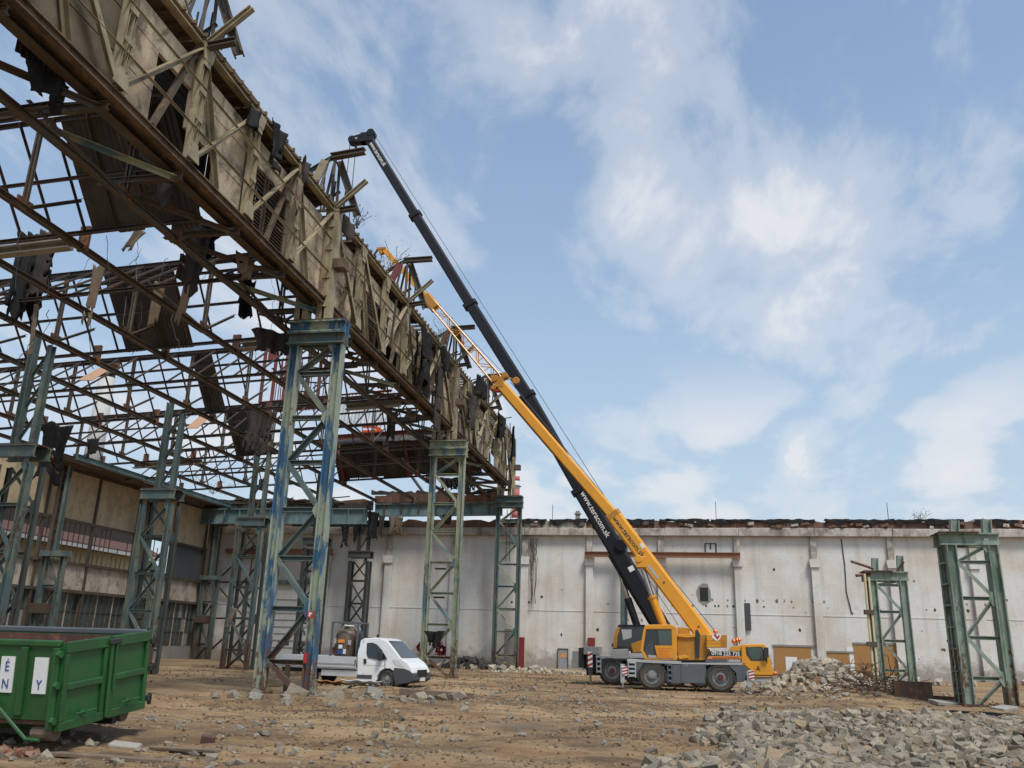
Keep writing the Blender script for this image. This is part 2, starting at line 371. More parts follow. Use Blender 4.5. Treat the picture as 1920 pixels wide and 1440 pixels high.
_cache = {}
def member(name, p, q, w, h, kind, mat, parent, ref=None, base=(0, 0, 0)):
    """one straight steel piece as an object of its own; alike pieces share their mesh"""
    p = Vector(p)-Vector(base); q = Vector(q)-Vector(base); L = (q-p).length
    key = (kind, round(w, 3), round(h, 3), round(L, 2), mat)
    if key not in _cache:
        _cache[key] = MB().ext((0, 0, 0), (0, 0, round(L, 2)), prof(kind, w, h), (1, 0, 0)).mesh(name)
    o = obj(name, _cache[key], mat, parent)
    z = (q-p).normalized(); x, y = frame(z, ref)
    o.matrix_local = Matrix(((x.x, y.x, z.x, p.x), (x.y, y.y, z.y, p.y), (x.z, y.z, z.z, p.z), (0, 0, 0, 1)))
    return o

def copy_tree(o, parent=None):
    c = o.copy(); COL.objects.link(c); c.parent = parent
    if parent is not None: c.matrix_local = o.matrix_local.copy()
    for ch in o.children: copy_tree(ch, c)
    return c

_tmp = []
def text(name, s, size, mat, parent, loc, xdir, ydir, ext=.004, sx=1., bold=0.):
    cu = bpy.data.curves.new(name, 'FONT'); cu.body = s; cu.size = size; cu.extrude = ext; cu.offset = bold; cu.resolution_u = 3
    cu.align_x = 'CENTER'; cu.align_y = 'CENTER'
    t = bpy.data.objects.new('tmp_text', cu); COL.objects.link(t)
    dg = bpy.context.evaluated_depsgraph_get(); me = bpy.data.meshes.new_from_object(t.evaluated_get(dg))
    bpy.data.objects.remove(t); bpy.data.curves.remove(cu)
    o = obj(name, me, None, parent); me.materials.clear(); me.materials.append(M[mat])
    x = Vector(xdir).normalized(); y = Vector(ydir).normalized(); z = x.cross(y)
    o.matrix_local = Matrix(((x.x*sx, y.x, z.x, loc[0]), (x.y*sx, y.y, z.y, loc[1]), (x.z*sx, y.z, z.z, loc[2]), (0, 0, 0, 1)))
    return o

# ------------------------------------------------------------------ ground
_rs = np.random.RandomState(3); _lat = _rs.rand(256, 256)
def vnoise(x, y):
    xi = np.floor(x).astype(int); yi = np.floor(y).astype(int); fx = x-xi; fy = y-yi
    fx = fx*fx*(3-2*fx); fy = fy*fy*(3-2*fy); a = xi % 256; b = yi % 256; a1 = (a+1) % 256; b1 = (b+1) % 256
    return (_lat[a, b]*(1-fx)+_lat[a1, b]*fx)*(1-fy)+(_lat[a, b1]*(1-fx)+_lat[a1, b1]*fx)*fy
def fbm(x, y, o=4):
    s = 0; k = .5
    for i in range(o): s = s+k*vnoise(x*2**i+17*i, y*2**i+31*i); k *= .5
    return s
def sstep(a, b, x):
    t = np.clip((x-a)/(b-a), 0, 1); return t*t*(3-2*t)
def bump2(x, y, cx, cy, rx, ry): return np.exp(-(((x-cx)/rx)**2+((y-cy)/ry)**2))
def rubble_mask(x, y):          # right foreground spread of grey rubble, 0..1
    edge = .3+.05*(y-15)+(fbm(x*.35+5, y*.35, 3)-.45)*3.0
    m = sstep(edge-.2, edge+1.6, x)*sstep(33, 21, y+.08*x)*sstep(11, 12, y)
    return m*(.35+.65*sstep(.30, .5, fbm(x*.22+9, y*.22+3, 3)))
RUTS = [(20.5, .10), (22.3, .10), (26.5, -.05), (28.4, -.05), (33.2, .03), (35.1, .03), (38.6, -.02), (17.2, .22), (18.9, .22)]
def ruts(x, y):                 # wheel tracks pressed into the earth
    k = 0
    for y0, s in RUTS: k = np.maximum(k, np.exp(-((y-(y0+s*x+.8*np.sin(x*.21+y0)))/.24)**2))
    return k*(1-rubble_mask(x, y))*sstep(.3, .42, fbm(x*.3+2, y*.3, 2))
def gh(x, y):
    x = np.asarray(x, float); y = np.asarray(y, float)
    near = sstep(62, 35, y)
    z = (fbm(x*.6, y*.6, 4)-.47)*.22*near+(fbm(x*2.1+40, y*2.1, 3)-.44)*.16*near+(fbm(x*.2, y*.2, 2)-.37)*.12
    flat = 1-.85*np.clip(bump2(x, y, -.5, 43.5, 8, 4.5)+bump2(x, y, -13, 36.5, 4.5, 1.6)+bump2(x, y, -13.2, 28.8, 2, 1.2), 0, 1)
    z = z*flat
    rt = ruts(x, y); z = z-.1*rt*flat+.05*np.clip(ruts(x, y+.4)-rt, 0, 1)*flat
    z = z+rubble_mask(x, y)*(.16+.42*bump2(x, y, 5.5, 20, 3.5, 4.5)+.2*bump2(x, y, 9, 27, 4, 5))
    z = z+1.35*np.clip(1.15*bump2(x, y, 7.4, 49, 1.9, 1.7), 0, 1)
    z = z+.2*bump2(x, y, -10.4, 26.3, 3., 1.6)*fbm(x*1.3, y*1.3, 3)*2
    z = z+.3*bump2(x, y, 8.7, 42.2, 1.6, 1.2)+.25*bump2(x, y, -11.5, 15.6, 2.6, .7)-.1*bump2(x, y, -11, 13, 3, .6)
    z = z+.35*bump2(x, y, 5.5, 68.6, 30, 1.0)*fbm(x*.5, y*.5, 3)*1.4
    return z
xs = np.concatenate([[-900, -400, -200, -120, -80, -60], np.arange(-46, -16, .8), np.arange(-16, 16, .22), np.arange(16, 34, .8), [40, 60, 100, 200, 400, 900]])
ys = np.concatenate([[-300, -100, -40, -15, -5, 2, 6], np.arange(9, 40, .22), np.arange(40, 52, .4), np.arange(52, 72, .8), [76, 90, 130, 200, 400, 900, 1800]])
gx, gy = np.meshgrid(xs, ys); gz = gh(gx, gy); gz[(np.abs(gx) > 60) | (gy > 80) | (gy < 3)] *= .2
nx, ny = len(xs), len(ys)
def np_mesh(name, V, F):
    me = bpy.data.meshes.new(name); V = np.asarray(V, np.float32); F = np.asarray(F, np.int32); k = F.shape[1]
    me.vertices.add(len(V)); me.vertices.foreach_set('co', V.ravel()); me.loops.add(F.size); me.loops.foreach_set('vertex_index', F.ravel())
    me.polygons.add(len(F)); me.polygons.foreach_set('loop_start', np.arange(0, F.size, k, dtype=np.int32))
    me.polygons.foreach_set('loop_total', np.full(len(F), k, np.int32)); me.polygons.foreach_set('use_smooth', np.zeros(len(F), bool)); me.update(); me.validate(); return me
idx = (np.arange(ny-1)[:, None]*nx+np.arange(nx-1)[None, :]).ravel()
gme = np_mesh('ground', np.stack([gx.ravel(), gy.ravel(), gz.ravel()], 1), np.stack([idx, idx+1, idx+1+nx, idx+nx], 1))
for p in gme.polygons: p.use_smooth = True
_ra = gme.attributes.new('rubble', 'FLOAT', 'POINT'); _ra.data.foreach_set('value', rubble_mask(gx, gy).ravel().astype(np.float32))
_ra = gme.attributes.new('rut', 'FLOAT', 'POINT'); _ra.data.foreach_set('value', ruts(gx, gy).ravel().astype(np.float32))
structure(obj('ground', gme, 'dirt'))
def g0(x, y): return float(gh(x, y))

# ------------------------------------------------------------------ back wall (white, across the far end)
WY = 70.
wall = thing('back_wall', 'long white rendered hall wall with pilasters closing the far end', 'wall', (0, WY, 0))
MB().bx(-40.6, 44, 0, .5, -.2, 10.5).build('wall_face', 'white_wall', wall)
MB().bx(-40.6, 44, -.03, -.002, 4.53, 4.58).build('seam_ledge', 'white_wall', wall)
PX = [-35, -29.2, -23.7, -18.0, -12.05, -6.75, -1.05, 4.85, 10.6, 16.2, 21.95, 27.7, 33.4]
for x in PX:
    MB().bx(x-.3, x+.3, -.32, -.092, -.1, 8.15).build('pilaster', 'white_wall', wall, bev=.02)
    MB().prism([(x-.36, 8.15), (x+.36, 8.15), (x+.42, 8.75), (x-.42, 8.75)], -.44, -.094).build('pilaster_corbel', 'white_wall', wall)
    MB().bx(x-.22, x+.22, -.24, -.092, 8.75, 10.5).build('pilaster_head', 'wall_band', wall)
x = -40.6; k = 0
while x < 43.5:
    w = 5.7; dz = rnd.uniform(-.03, .03); dy = rnd.uniform(-.03, .03)
    MB().bx(x+.01, x+w-.01, -.45+dy, .5, 10.5, 11.12+dz).build('cornice', 'wall_band', wall, bev=.04); x += w
# broken parapet: brick remnants and torn roofing on top of the cornice
def ragged_strip(x0, x1, y, z0, h, amp, step, seed, thick):
    r = random.Random(seed); out = [(x0, z0)]; x = x0; pts = []
    while x < x1:
        pts.append((x, z0+h+r.uniform(-amp, amp))); x += step*r.uniform(.4, 1.5)
    pts.append((x1, z0+h)); m = MB()
    for (a, za), (b, zb) in zip(pts[:-1], pts[1:]):
        dy = r.uniform(-.07, .07)
        m.add([(a, y+dy, z0), (b, y+dy, z0), (b, y+dy, zb), (a, y+dy, za), (a, y+thick, z0), (b, y+thick, z0), (b, y+thick, zb), (a, y+thick, za)],
              [(0, 1, 2, 3), (4, 7, 6, 5), (3, 2, 6, 7), (0, 3, 7, 4), (1, 5, 6, 2), (0, 4, 5, 1)])
    return m
x = -40.6; k = 0
while x < 43:
    w = rnd.uniform(2.5, 6); ma = rnd.choice(['parapet', 'parapet', 'parapet', 'felt', 'wall_band', 'rust'])
    ragged_strip(x, min(x+w, 44), -.2, 11.1, .62, .12, .5, k, .5).build('parapet_remnant', ma, wall); x += w; k += 1
x = -14.
while x < 43:
    w = rnd.uniform(3, 8); m = MB(); n = int(w/.35); r = random.Random(int(x*10)); zt = 11.8; last = None; rows = []
    for i in range(n+1):
        xx = x+w*i/n; d = .16+.4*r.random()*(r.random() < .6)
        rows.append([(xx, .35, zt+r.uniform(0, .08)), (xx, -.3+r.uniform(-.06, .06), zt+r.uniform(-.02, .08)), (xx, -.36+r.uniform(-.08, .05), zt-d)])
    for a, b in zip(rows[:-1], rows[1:]):
        for j in (0, 1): m.add([a[j], b[j], b[j+1], a[j+1]], [(0, 1, 2, 3)])
    o = m.build('roofing_felt', 'felt', wall); md = o.modifiers.new('thick', 'SOLIDIFY'); md.thickness = .03; x += w*rnd.uniform(.9, 1.15)
for i in range(34):   # loose bricks and lumps along the broken edge
    x = rnd.uniform(-13, 30)
    o = MB().box((0, 0, 0), (.5*rnd.uniform(.5, 1.3), .3, .14*rnd.uniform(.8, 2))).build('brick', rnd.choice(['rust', 'wall_band', 'parapet']), wall, bev=.02)
    o.location = (x, -.36, 11.2+rnd.random()*.3); o.rotation_euler = (0, rnd.uniform(-.3, .3), rnd.uniform(-.4, .4))
def wp(px, py): p = at(px, py, Y=WY); return p.x, p.z
def wall_rect(name, x0, y0, x1, y1, d, mat, parent=wall, bev=0.):
    a = wp(x0, y1); b = wp(x1, y0); return MB().bx(a[0], b[0], -d, -.003, a[1], b[1]).build(name, mat, parent, bev=bev)
# orange runway beams held by corbels
def ibeam(name, x0, x1, z, mat, parent, y=-.6, h=.42):
    return MB().ext((x0, y, z), (x1, y, z), prof('I', .3, h)).build(name, mat, parent)
ibeam('runway_beam', -7.1, 5.05, 8.98, 'orange_beam', wall); ibeam('runway_beam', -38.5, -28.6, 8.98, 'orange_beam', wall)
# steel door
dx0, dz1 = wp(1047, 1217); dx1, dz0 = wp(1064, 1262)
dr = MB().bx(dx0, dx1, -.08, -.004, 0., dz1).build('door', 'door_grey', wall)
MB().bx(dx0-.06, dx0, -.12, -.004, 0, dz1+.06).bx(dx1, dx1+.06, -.12, -.004, 0, dz1+.06).bx(dx0, dx1, -.12, -.004, dz1, dz1+.06).build('door_frame', 'dark_steel', dr)
MB().bx(dx0+.2, dx1-.2, -.095, -.083, 1.0, 1.3).build('door_notice', 'orange_print', dr)
MB().box((dx1-.08, -.11, .95), (.03, .06, .12)).build('door_handle', 'dark_part', dr)
wall_rect('tall_red_panel', 972, 1195, 985, 1259, .5, 'dark_red_paint', bev=.01); wall_rect('red_fire_box', 1103, 1196, 1116, 1212, .56, 'dark_red_paint', bev=.02)
wall_rect('grey_patch', 944, 1180, 968, 1259, .02, 'plinth')
wall_rect('cable_cabinet', 1395, 1131, 1406, 1181, .2, 'bumper_grey', bev=.02)
for a in ((1455, 1212, 1520, 1290), (1557, 1224, 1592, 1290), (1606, 1208, 1681, 1290)):
    pn = wall_rect('boarded_opening', *a, .05, 'chipboard')
    x0, z1 = wp(a[0], a[1]); x1, _ = wp(a[2], a[1]); MB().bx(x0-.25, x1+.35, -.09, -.004, z1, z1+.14).build('lintel', 'plinth', pn)
wall_rect('white_board', 1476, 1232, 1494, 1290, .075, 'white_paint'); wall_rect('white_board', 1593, 1214, 1606, 1290, .045, 'white_paint')
hx, hz_ = wp(1320, 1114)
hole = MB().bx(hx-.32, hx+.32, -.02, .35, hz_-.55, hz_+.5).build('window_hole', 'black_print', wall)
m = MB(); r = random.Random(4); n = 18
ring = [((.5+.14*r.random())*math.cos(2*math.pi*i/n)*.98, (.78+.16*r.random())*math.sin(2*math.pi*i/n)) for i in range(n)]
m.add([(hx+a, -.014, hz_+b) for a, b in ring], [tuple(range(n))]).build('broken_plaster', 'plinth', wall)
gx0, gz1 = wp(1322, 1019); gx1, gz0 = wp(1343, 1040)
fr = MB()
for a, b in (((gx0, gz0), (gx0, gz1)), ((gx0, gz1), (gx1, gz1)), ((gx1, gz1), (gx1, gz0)), (((gx0+gx1)/2, gz1), ((gx0+gx1)/2, (gz0+gz1)/2))):
    fr.bar((a[0], -.03, a[1]), (b[0], -.03, b[1]), .1, .05)
fr.build('bricked_up_window_outline', 'dark_part', wall)
for i in range(90):   # chipped spots, plug holes
    x = rnd.uniform(-14, 24); z = rnd.choice([rnd.uniform(1, 8), 5.15, 5.6, rnd.uniform(2, 6)]); s = rnd.uniform(.04, .13)
    n = 6; MB().add([(x+s*rnd.uniform(.6, 1.3)*math.cos(t*1.047), -.006, z+s*rnd.uniform(.8, 1.8)*math.sin(t*1.047)) for t in range(n)], [tuple(range(n))]).build('chip', rnd.choice(['plinth', 'dark_part', 'parapet']), wall)
for px, py, s in ((632, 1216, .55), (828, 1219, .7), (790, 1213, .5), (700, 1216, .4)):   # red sprayed scrawls
    cx_, cz_ = wp(px, py); r = random.Random(px); pts = []
    for i in range(34): t = i*1.7; pts.append((cx_+s*r.uniform(.2, 1)*math.cos(t), -.012, cz_+s*r.uniform(.2, 1)*math.sin(t)))
    m = MB()
    for a, b in zip(pts[:-1], pts[1:]): m.bar(a, b, .012, .07, (0, 1, 0))
    m.build('spray_scrawl', 'red_paint', wall)
m = MB()    # cables hanging from the cornice, drain pipe
for i in range(16):
    x, z = wp(1003+rnd.uniform(-9, 9), 1010); y = -.35; pts = [(x, y, z)]; L = rnd.choice([1.2, 2, 2.6, 5.2]) if i else 5.5
    for j in range(6): x += rnd.uniform(-.12, .12); z -= L/6; pts.append((x, y+rnd.uniform(-.05, .05), z))
    m.path(pts, .022, 4)
m.build('hanging_cables', 'twig', wall)
xa, za = wp(1577, 1010); m = MB().path([(xa, -.05, za), (xa+.1, -.05, za-2), (xa+.05, -.05, za-4), (xa+.3, -.05, za-5.6)], .035, 5).build('cable', 'dark_part', wall)
x0 = at(455, 1200, Y=WY).x; x1 = at(580, 1200, Y=WY).x; zt = 5.0
gd = MB().bx(x0, x1, -.06, -.004, 0, zt).build('sectional_door', 'shutter_white', wall)
for i in range(1, 10): MB().bx(x0, x1, -.09, -.062, i*zt/9-.035, i*zt/9+.035).build('door_rib', 'plinth', gd)
for i in range(4): w = (x1-x0)/4; MB().bx(x0+w*i+.25, x0+w*(i+1)-.25, -.085, -.063, 1.3, 1.6).build('door_pane', 'window_pane', gd)
MB().bx(x0-.22, x0, -.25, -.094, 0, 6.3).bx(x1, x1+.22, -.25, -.094, 0, 6.3).bx(x0-.22, x1+.22, -.3, -.094, 6.3, 6.6).build('door_portal', 'teal_paint', gd)
post = MB().ext(at(1170, 1300, Y=68.6)*1, at(1170, 985, Y=68.6)*1, prof('H', .55, .4)).build('wall_post', 'teal_paint'); 
tag(post, 'single teal steel post before the wall behind the cranes', 'post')
for px, h, lb in ((1036, 1.5, 'left of the black boom'), (1343, 1.7, 'right of the booms'), (1666, 1.6, 'beside the shrub on the wall')):
    p = at(px, 976, Y=WY+.2); o = MB().cyl((0, 0, 0), (0, 0, h), .025, 5).cyl((0, 0, 0), (0, 0, .15), .08, 6).build('lightning_rod', 'dark_part', loc=(p.x, p.y, 11.62)); tag(o, 'thin lightning rod on the wall top '+lb, 'rod', 'rods on the wall top')
p = at(1085, 975, Y=WY+1); vt = thing('roof_vent', 'small square vent chimney on top of the white wall', 'vent', (p.x, WY+.3, 11.3))
MB().box((0, 0, .5), (.36, .36, 1.)).build('shaft', 'concrete', vt, bev=.02); MB().box((0, 0, 1.06), (.52, .52, .1)).build('cap', 'concrete', vt); MB().box((0, 0, 1.2), (.3, .3, .16)).build('cowl', 'plinth', vt)

# ------------------------------------------------------------------ left facade
FX = -40.
fac = thing('side_facade', 'old hall side with cream panels, rusty mullions and broken window bands', 'facade', (FX, 35, 0))
Y0, Y1 = 33.7, 69.98
def fb(name, y0, y1, z0, z1, mat, d0=0., d1=.25, par=None, bev=0.): return MB().bx(-d1, d0, y0-35, y1-35, z0, z1).build(name, mat, par or fac, bev=bev)
fb('plinth', Y0, Y1, -.2, 1.0, 'plinth')
MU = [33.75+4.95*i for i in range(8)]
MU.append(70.)
for i in range(8):
    a, b = MU[i]+.09, MU[i+1]-.09
    fb('upper_panel', a, b, 9.05, 12.3, 'cream_panel', rnd.uniform(-.02, .02))
    fb('middle_panel', a, b, 4.55, 6.25, 'plaster', rnd.uniform(-.02, .02))
    if i >= 6: fb('window_infill', a, b, 6.3, 9., 'crane_grey', -.05)
    else:
        for j in range(1, 9): yy = a+(b-a)*j/9; MB().bar((-.1, yy-35, 6.25), (-.1, yy-35, 9.05 if rnd.random() < .7 else rnd.uniform(7, 8.5)), .05, .05).build('glazing_bar', 'rust', fac)
    wd = MB().bx(-.2, -.12, a-35, b-35, 1.0, 4.4).build('window', 'window_pane', fac)
    npn = 8
    for j in range(npn+1): yy = a+(b-a)*j/npn; MB().bx(-.12, -.06, yy-35.03, yy-34.97, 1.0, 4.4).build('window_bar', 'teal_paint' if j % 3 else 'plaster', wd)
    for zq in (2.1, 3.2): MB().bx(-.118, -.07, a-35, b-35, zq-.03, zq+.03).build('window_rail', 'dark_steel', wd)
    for j in range(npn):
        if rnd.random() < .45:
            yy = a+(b-a)*(j+.5)/npn; zq = rnd.choice([1.03, 2.14, 3.24]); MB().bx(-.115, -.1, yy-35.26, yy-34.74, zq, zq+1.02).build('pane', rnd.choice(['shutter_white', 'glass_green', 'black_print', 'plinth', 'black_print', 'window_pane']), wd)
for y in MU[:8]: fb('mullion', y-.09, y+.09, .9, 12.4, 'dark_steel', .12, .1)
for z in (4.46, 6.27, 9.02, 12.4): MB().bx(-.1, .16, Y0-35, Y1-35, z-.1, z+.1).build('rail', 'dark_steel', fac)
dk = thing('roof_remnant', 'remaining strip of sagging roof slab above the cream side panels', 'roof', (FX, 35, 12.5))
for i in range(5):
    y = 47+i*4.5; MB().bx(-1., rnd.uniform(1.2, 2.6), y-35, y-30.6, .05+rnd.uniform(-.1, .1), .32).build('roof_slab', 'soffit', dk)
MB().ext((2.9, 12, 0.), (2.7, 33.5, .1), prof('I', .2, .35)).build('edge_beam', 'beam_teal', dk)
nb = thing('neighbour_building', 'low yellowish building with red roof seen through the broken window band', 'building', (-52, 50, 0))
MB().bx(-6, 0, -30, 30, 0, 9.).build('wall', 'house_wall', nb); MB().prism([(0, 0), (.9, -.1), (.9, .1), (-1.2, 1.1), (-6, 1.2), (-6, 0)], -30, 30).build('roof', 'roof_tile', nb, loc=(0, 0, 9.3)); MB().bx(-6, -1.3, -30, 30, 10.3, 13.02).build('upper_storey', 'crane_ochre', nb); MB().bx(-1.3, -1.2, -30, 30, 10.4, 11.4).build('upper_window_band', 'felt_brown', nb)
MB().bx(.7, 1., -30, 30, 8.95, 9.25).build('gutter', 'light_grey', nb); MB().bx(-5, 1.1, -19, -12, 5, 12).build('gable_wall', 'house_cream', nb)
for i in range(8): MB().bx(.003, .05, -28+i*7, -26.2+i*7, 4.8, 6.8).build('window', 'window_pane', nb)
st = thing('exhaust_stack', 'pale round exhaust stack with rusty flared cap beyond the roof frames', 'stack', (-53.6, 70.1, 0))
MB().cyl((0, 0, 12.9), (0, 0, 25.5), .86, 20, .74).build('shaft', 'stack_grey', st, smooth=True); MB().cyl((0, 0, 25.5), (0, 0, 26.6), .72, 20, .6).build('neck', 'beam_teal', st, smooth=True)
MB().lathe([(.6, 26.3), (.95, 26.8), (.95, 27.2), (.1, 27.3)], (0, 0, 0), 'z', 20).build('cap', 'stack_cap', st)
cp = at(967, 935, Y=250); cm = thing('smokestack', 'far red and white banded smokestack beyond the white wall', 'smokestack', (cp.x, 250, 0))
z = 0
for i, (z0, z1, ma) in enumerate(((0, 38, 'chimney_white'), (38, 40.5, 'chimney_red'), (40.5, 43.6, 'chimney_white'), (43.6, 46.6, 'chimney_red'), (46.6, 49.2, 'chimney_white'), (49.2, 50.6, 'chimney_red'))):
    MB().cyl((0, 0, z0), (0, 0, z1), 1.5-z0*.008, 18, 1.5-z1*.008).build('band', ma, cm, smooth=True)
MB().lathe([(1.1, 47.5), (1.55, 47.5), (1.55, 47.7), (1.1, 47.7)], (0, 0, 0), 'z', 18).build('gallery', 'dark_part', cm)

# ------------------------------------------------------------------ lattice columns
def lattice(t, w, z0, levels, dirs, post, strut, pm, sm, y=0., prof_='I', gus='blue_paint', right=None):
    """two posts, struts at the levels and one brace in each bay"""
    H = levels[-1]; a = w/2-post[0]/2
    pl = member('post', (-a, y, z0), (-a, y, H), post[0], post[1], 'H', pm, t); pr = member('post', (a, y, z0), (a, y, right or H), post[0], post[1], 'H', pm, t)
    i0 = w/2-post[0]
    for z in levels[:-1]: member('strut', (-i0, y, z), (i0, y, z), strut[0], strut[1], 'C', sm, t)
    done = set(); bays = list(zip([z0+.05]+levels[:-1], levels))
    for (a0, a1), d in zip(bays, dirs):
        if d == 0: continue
        p, q = ((-i0-.02, y, a0), (i0+.02, y, a1)) if d > 0 else ((i0+.02, y, a0), (-i0-.02, y, a1))
        member('brace', p, q, strut[0]*1.05, strut[1], 'L', sm, t)
        g = q if d > 0 else p
        gz = g[2]; s = 1
        if gz in done: continue
        done.add(gz)
        MB().add([(g[0]-s*.26, y-strut[1]*.62, gz-.05), (g[0]-s*.1, y-strut[1]*.62, gz-.3), (g[0]+.06, y-strut[1]*.62, gz-.3), (g[0]+.06, y-strut[1]*.62, gz+.28), (g[0]-s*.1, y-strut[1]*.62, gz+.28),
                  (g[0]-s*.26, y-strut[1]*.6+.03, gz-.05), (g[0]-s*.1, y-strut[1]*.6+.03, gz-.3), (g[0]+.06, y-strut[1]*.6+.03, gz-.3), (g[0]+.06, y-strut[1]*.6+.03, gz+.28), (g[0]-s*.1, y-strut[1]*.6+.03, gz+.28)],
                 [(0, 1, 2, 3, 4), (9, 8, 7, 6, 5)]+[(i, (i+1) % 5, (i+1) % 5+5, i+5) for i in range(5)]).build('gusset_plate', gus, t)
    return pl, pr
AX = -13.2; AY = [28.8, 48.62, 68.35]; BX = -25.5; GRID = [9.0, 18.9, 28.8, 38.7, 48.6, 58.5, 68.35]
LV = [1.04, 2.81, 4.54, 6.27, 8.0, 9.7, 11.43, 12.55]
def column_a(y, label, pm, sm, gus):
    t = thing('lattice_column', label, 'column', (AX, y, 0), group='tall lattice columns under the girder')
    lattice(t, 2.12, -.1, LV, [-1, 1, -1, 1, -1, 1, -1, 1], ((.37, .38) if y < 40 else (.33, .36)), ((.18, .18) if y < 40 else (.15, .15)), pm, sm, gus=gus)
    for s in (-1, 1): MB().box((s*.84, 0, .02), (.62, .62, .1)).build('base_plate', 'rust', t)
    for yy in (-.26, .26):
        for zz_ in (12.78, 13.25): MB().ext((-1.14, yy, zz_), (1.14, yy, zz_), prof('C', .24, .46, .05), (0, 1 if yy > 0 else -1, 0)).build('capital_beam', pm if zz_ > 13 or y > 40 else 'teal_paint', t)
    MB().bx(-1.1, 1.1, -.38, .38, 13.49, 13.53).build('capital_plate', 'rust', t)
    for x in (-.75, .15):
        member('upper_post', (x-.16, 0, 13.5), (x-.16, 0, 18.3), .22, .4, 'C', 'girder_paint', t, ref=(1, 0, 0)); member('upper_post', (x+.16, 0, 13.5), (x+.16, 0, 18.3), .22, .4, 'C', 'girder_paint', t, ref=(-1, 0, 0))
        for z in (14.2, 15.4, 16.6, 17.6): MB().box((x, -.22, z), (.3, .03, .22)).build('batten', 'girder_paint', t)
    member('upper_brace', (-.7, -.05, 13.6), (.1, -.05, 15.2), .12, .12, 'L', 'pale_green_paint', t)
    MB().box((.62, 0, 15.9), (.5, .5, .42)).build('bracket', 'girder_rust', t, bev=.02)
    return t
ca = column_a(AY[0], 'nearest tall lattice column, bright blue and pale green peeling paint', 'blue_paint', 'teal_paint', 'blue_paint')
MB().box((.83, -.235, 2.62), (.22, .04, .22)).build('fire_sign', 'red_paint', ca); MB().bx(.77, .83, -.262, -.256, 2.56, 2.7).bx(.83, .89, -.262, -.256, 2.64, 2.68).build('fire_sign_mark', 'white_paint', ca)
MB().box((.8, -.225, 1.2), (.1, .06, .34)).build('red_tag', 'red_paint', ca)
member('prop', (-.15, .5, 0), (-.15, .5, 1.05), .14, .14, 'I', 'dark_steel', ca); 
cb = column_a(AY[1], 'middle tall lattice column, pale green, beside the parked truck cab', 'pale_green_paint', 'pale_green_paint', 'pale_green_paint')
for z in (4.3, 5.9): member('stub', (-.4, -.25, z), (.25, -.25, z), .1, .1, 'C', 'dark_steel', cb)
cc = column_a(AY[2], 'farthest tall lattice column close to the white wall under the girder end', 'teal_paint', 'pale_green_paint', 'teal_paint')
m = MB().path([(-.1, -.3, 8.2), (-.1, -.3, 12.4)], .03, 5).path([(.2, -.3, 8.2), (.2, -.3, 12.4)], .03, 5)
for i in range(14): m.bar((-.1, -.3, 8.4+i*.28), (.2, -.3, 8.4+i*.28), .025, .025)
m.build('ladder', 'dark_part', cc)
# row B: shorter stepped columns carrying the roof trusses
LB = [1.1, 2.9, 4.7, 6.5, 8.1]
def column_b(y, label, dark=False, top=13.0, X=BX, group='stepped columns of the inner row'):
    pm = 'dark_teal' if dark else 'teal_paint'; t = thing('stepped_column', label, 'column', (X, y, 0), group=group)
    lattice(t, 1.75, -.1, LB, [1, -1, 1, -1, 1], (.24, .28), (.12, .12), pm, pm, gus=pm)
    lattice(t, 1.7, -.1, LB, [-1, 1, -1, 1, -1], (.16, .18), (.09, .09), 'dark_teal', 'dark_teal', y=.75, gus='dark_teal')
    for yy in (-.1, .75): MB().ext((-.95, yy, 8.6), (.95, yy, 8.6), prof('I', .22, .5, .05)).build('capital_beam', pm, t)
    MB().bx(-.9, .9, -.2, .85, 8.86, 8.9).build('capital_plate', 'rust', t)
    a = member('upper_post', (-.1, 0, 8.85), (-.1, 0, top+.6), .26, .3, 'H', pm, t); member('upper_post', (.7, 0, 8.85), (.7, 0, top), .22, .28, 'I', pm, t)
    for z in (9.6, 10.9, 12.2): member('upper_brace', (.05, 0, z-.5), (.6, 0, z+.5), .09, .09, 'L', pm, t)
    for s in (-1, 1): MB().box((s*.7, 0, .02), (.5, .5, .08)).build('base_plate', 'rust', t)
    return t
column_b(28.8, 'teal stepped column at the left edge behind the green skip'); column_b(38.7, 'teal stepped column right of the cream panels, behind the skip corner', top=12.8)
column_b(48.6, 'slim teal stepped column left of the sectional door', top=13.6); column_b(58.5, 'dark stepped column half hidden behind the blue column', True)
column_b(67.6, 'dark narrow stepped column above the truck load at the wall', True, top=10.4)
LF = [1.2, 2.9, 4.6, 6.4]
for y, lb in ((38.9, 'facade column at the far left behind the skip'), (48.75, 'facade column with low ledge left of the cream panels'), (58.6, 'facade column between the two cream panel bays'), (68., 'facade column in the corner by the white wall')):
    t = thing('facade_column', 'rusty teal '+lb, 'column', (FX+1.25, y, 0), group='columns along the side facade')
    lattice(t, 1.6, -.1, LF, [1, -1, 1, -1], (.3, .32), (.13, .13), 'teal_paint', 'teal_paint', gus='teal_paint')
    MB().bx(-.9, .9, -.35, .35, 6.4, 6.75).build('ledge', 'teal_paint', t, bev=.01); MB().bx(-.85, .3, -.4, .6, 2.9, 3.5).build('lower_ledge', 'dark_steel', t, bev=.01)
    member('upper_post', (-.5, 0, 6.75), (-.5, 0, 12.3), .26, .34, 'I', 'dark_steel', t); member('upper_post', (-.05, 0, 6.75), (-.05, 0, 12.3), .2, .3, 'C', 'teal_paint', t)
    for i in range(8): member('lacing', (-.45, -.1, 6.9+i*.66), (-.1, -.1, 7.45+i*.66), .06, .06, 'L', 'dark_steel', t)
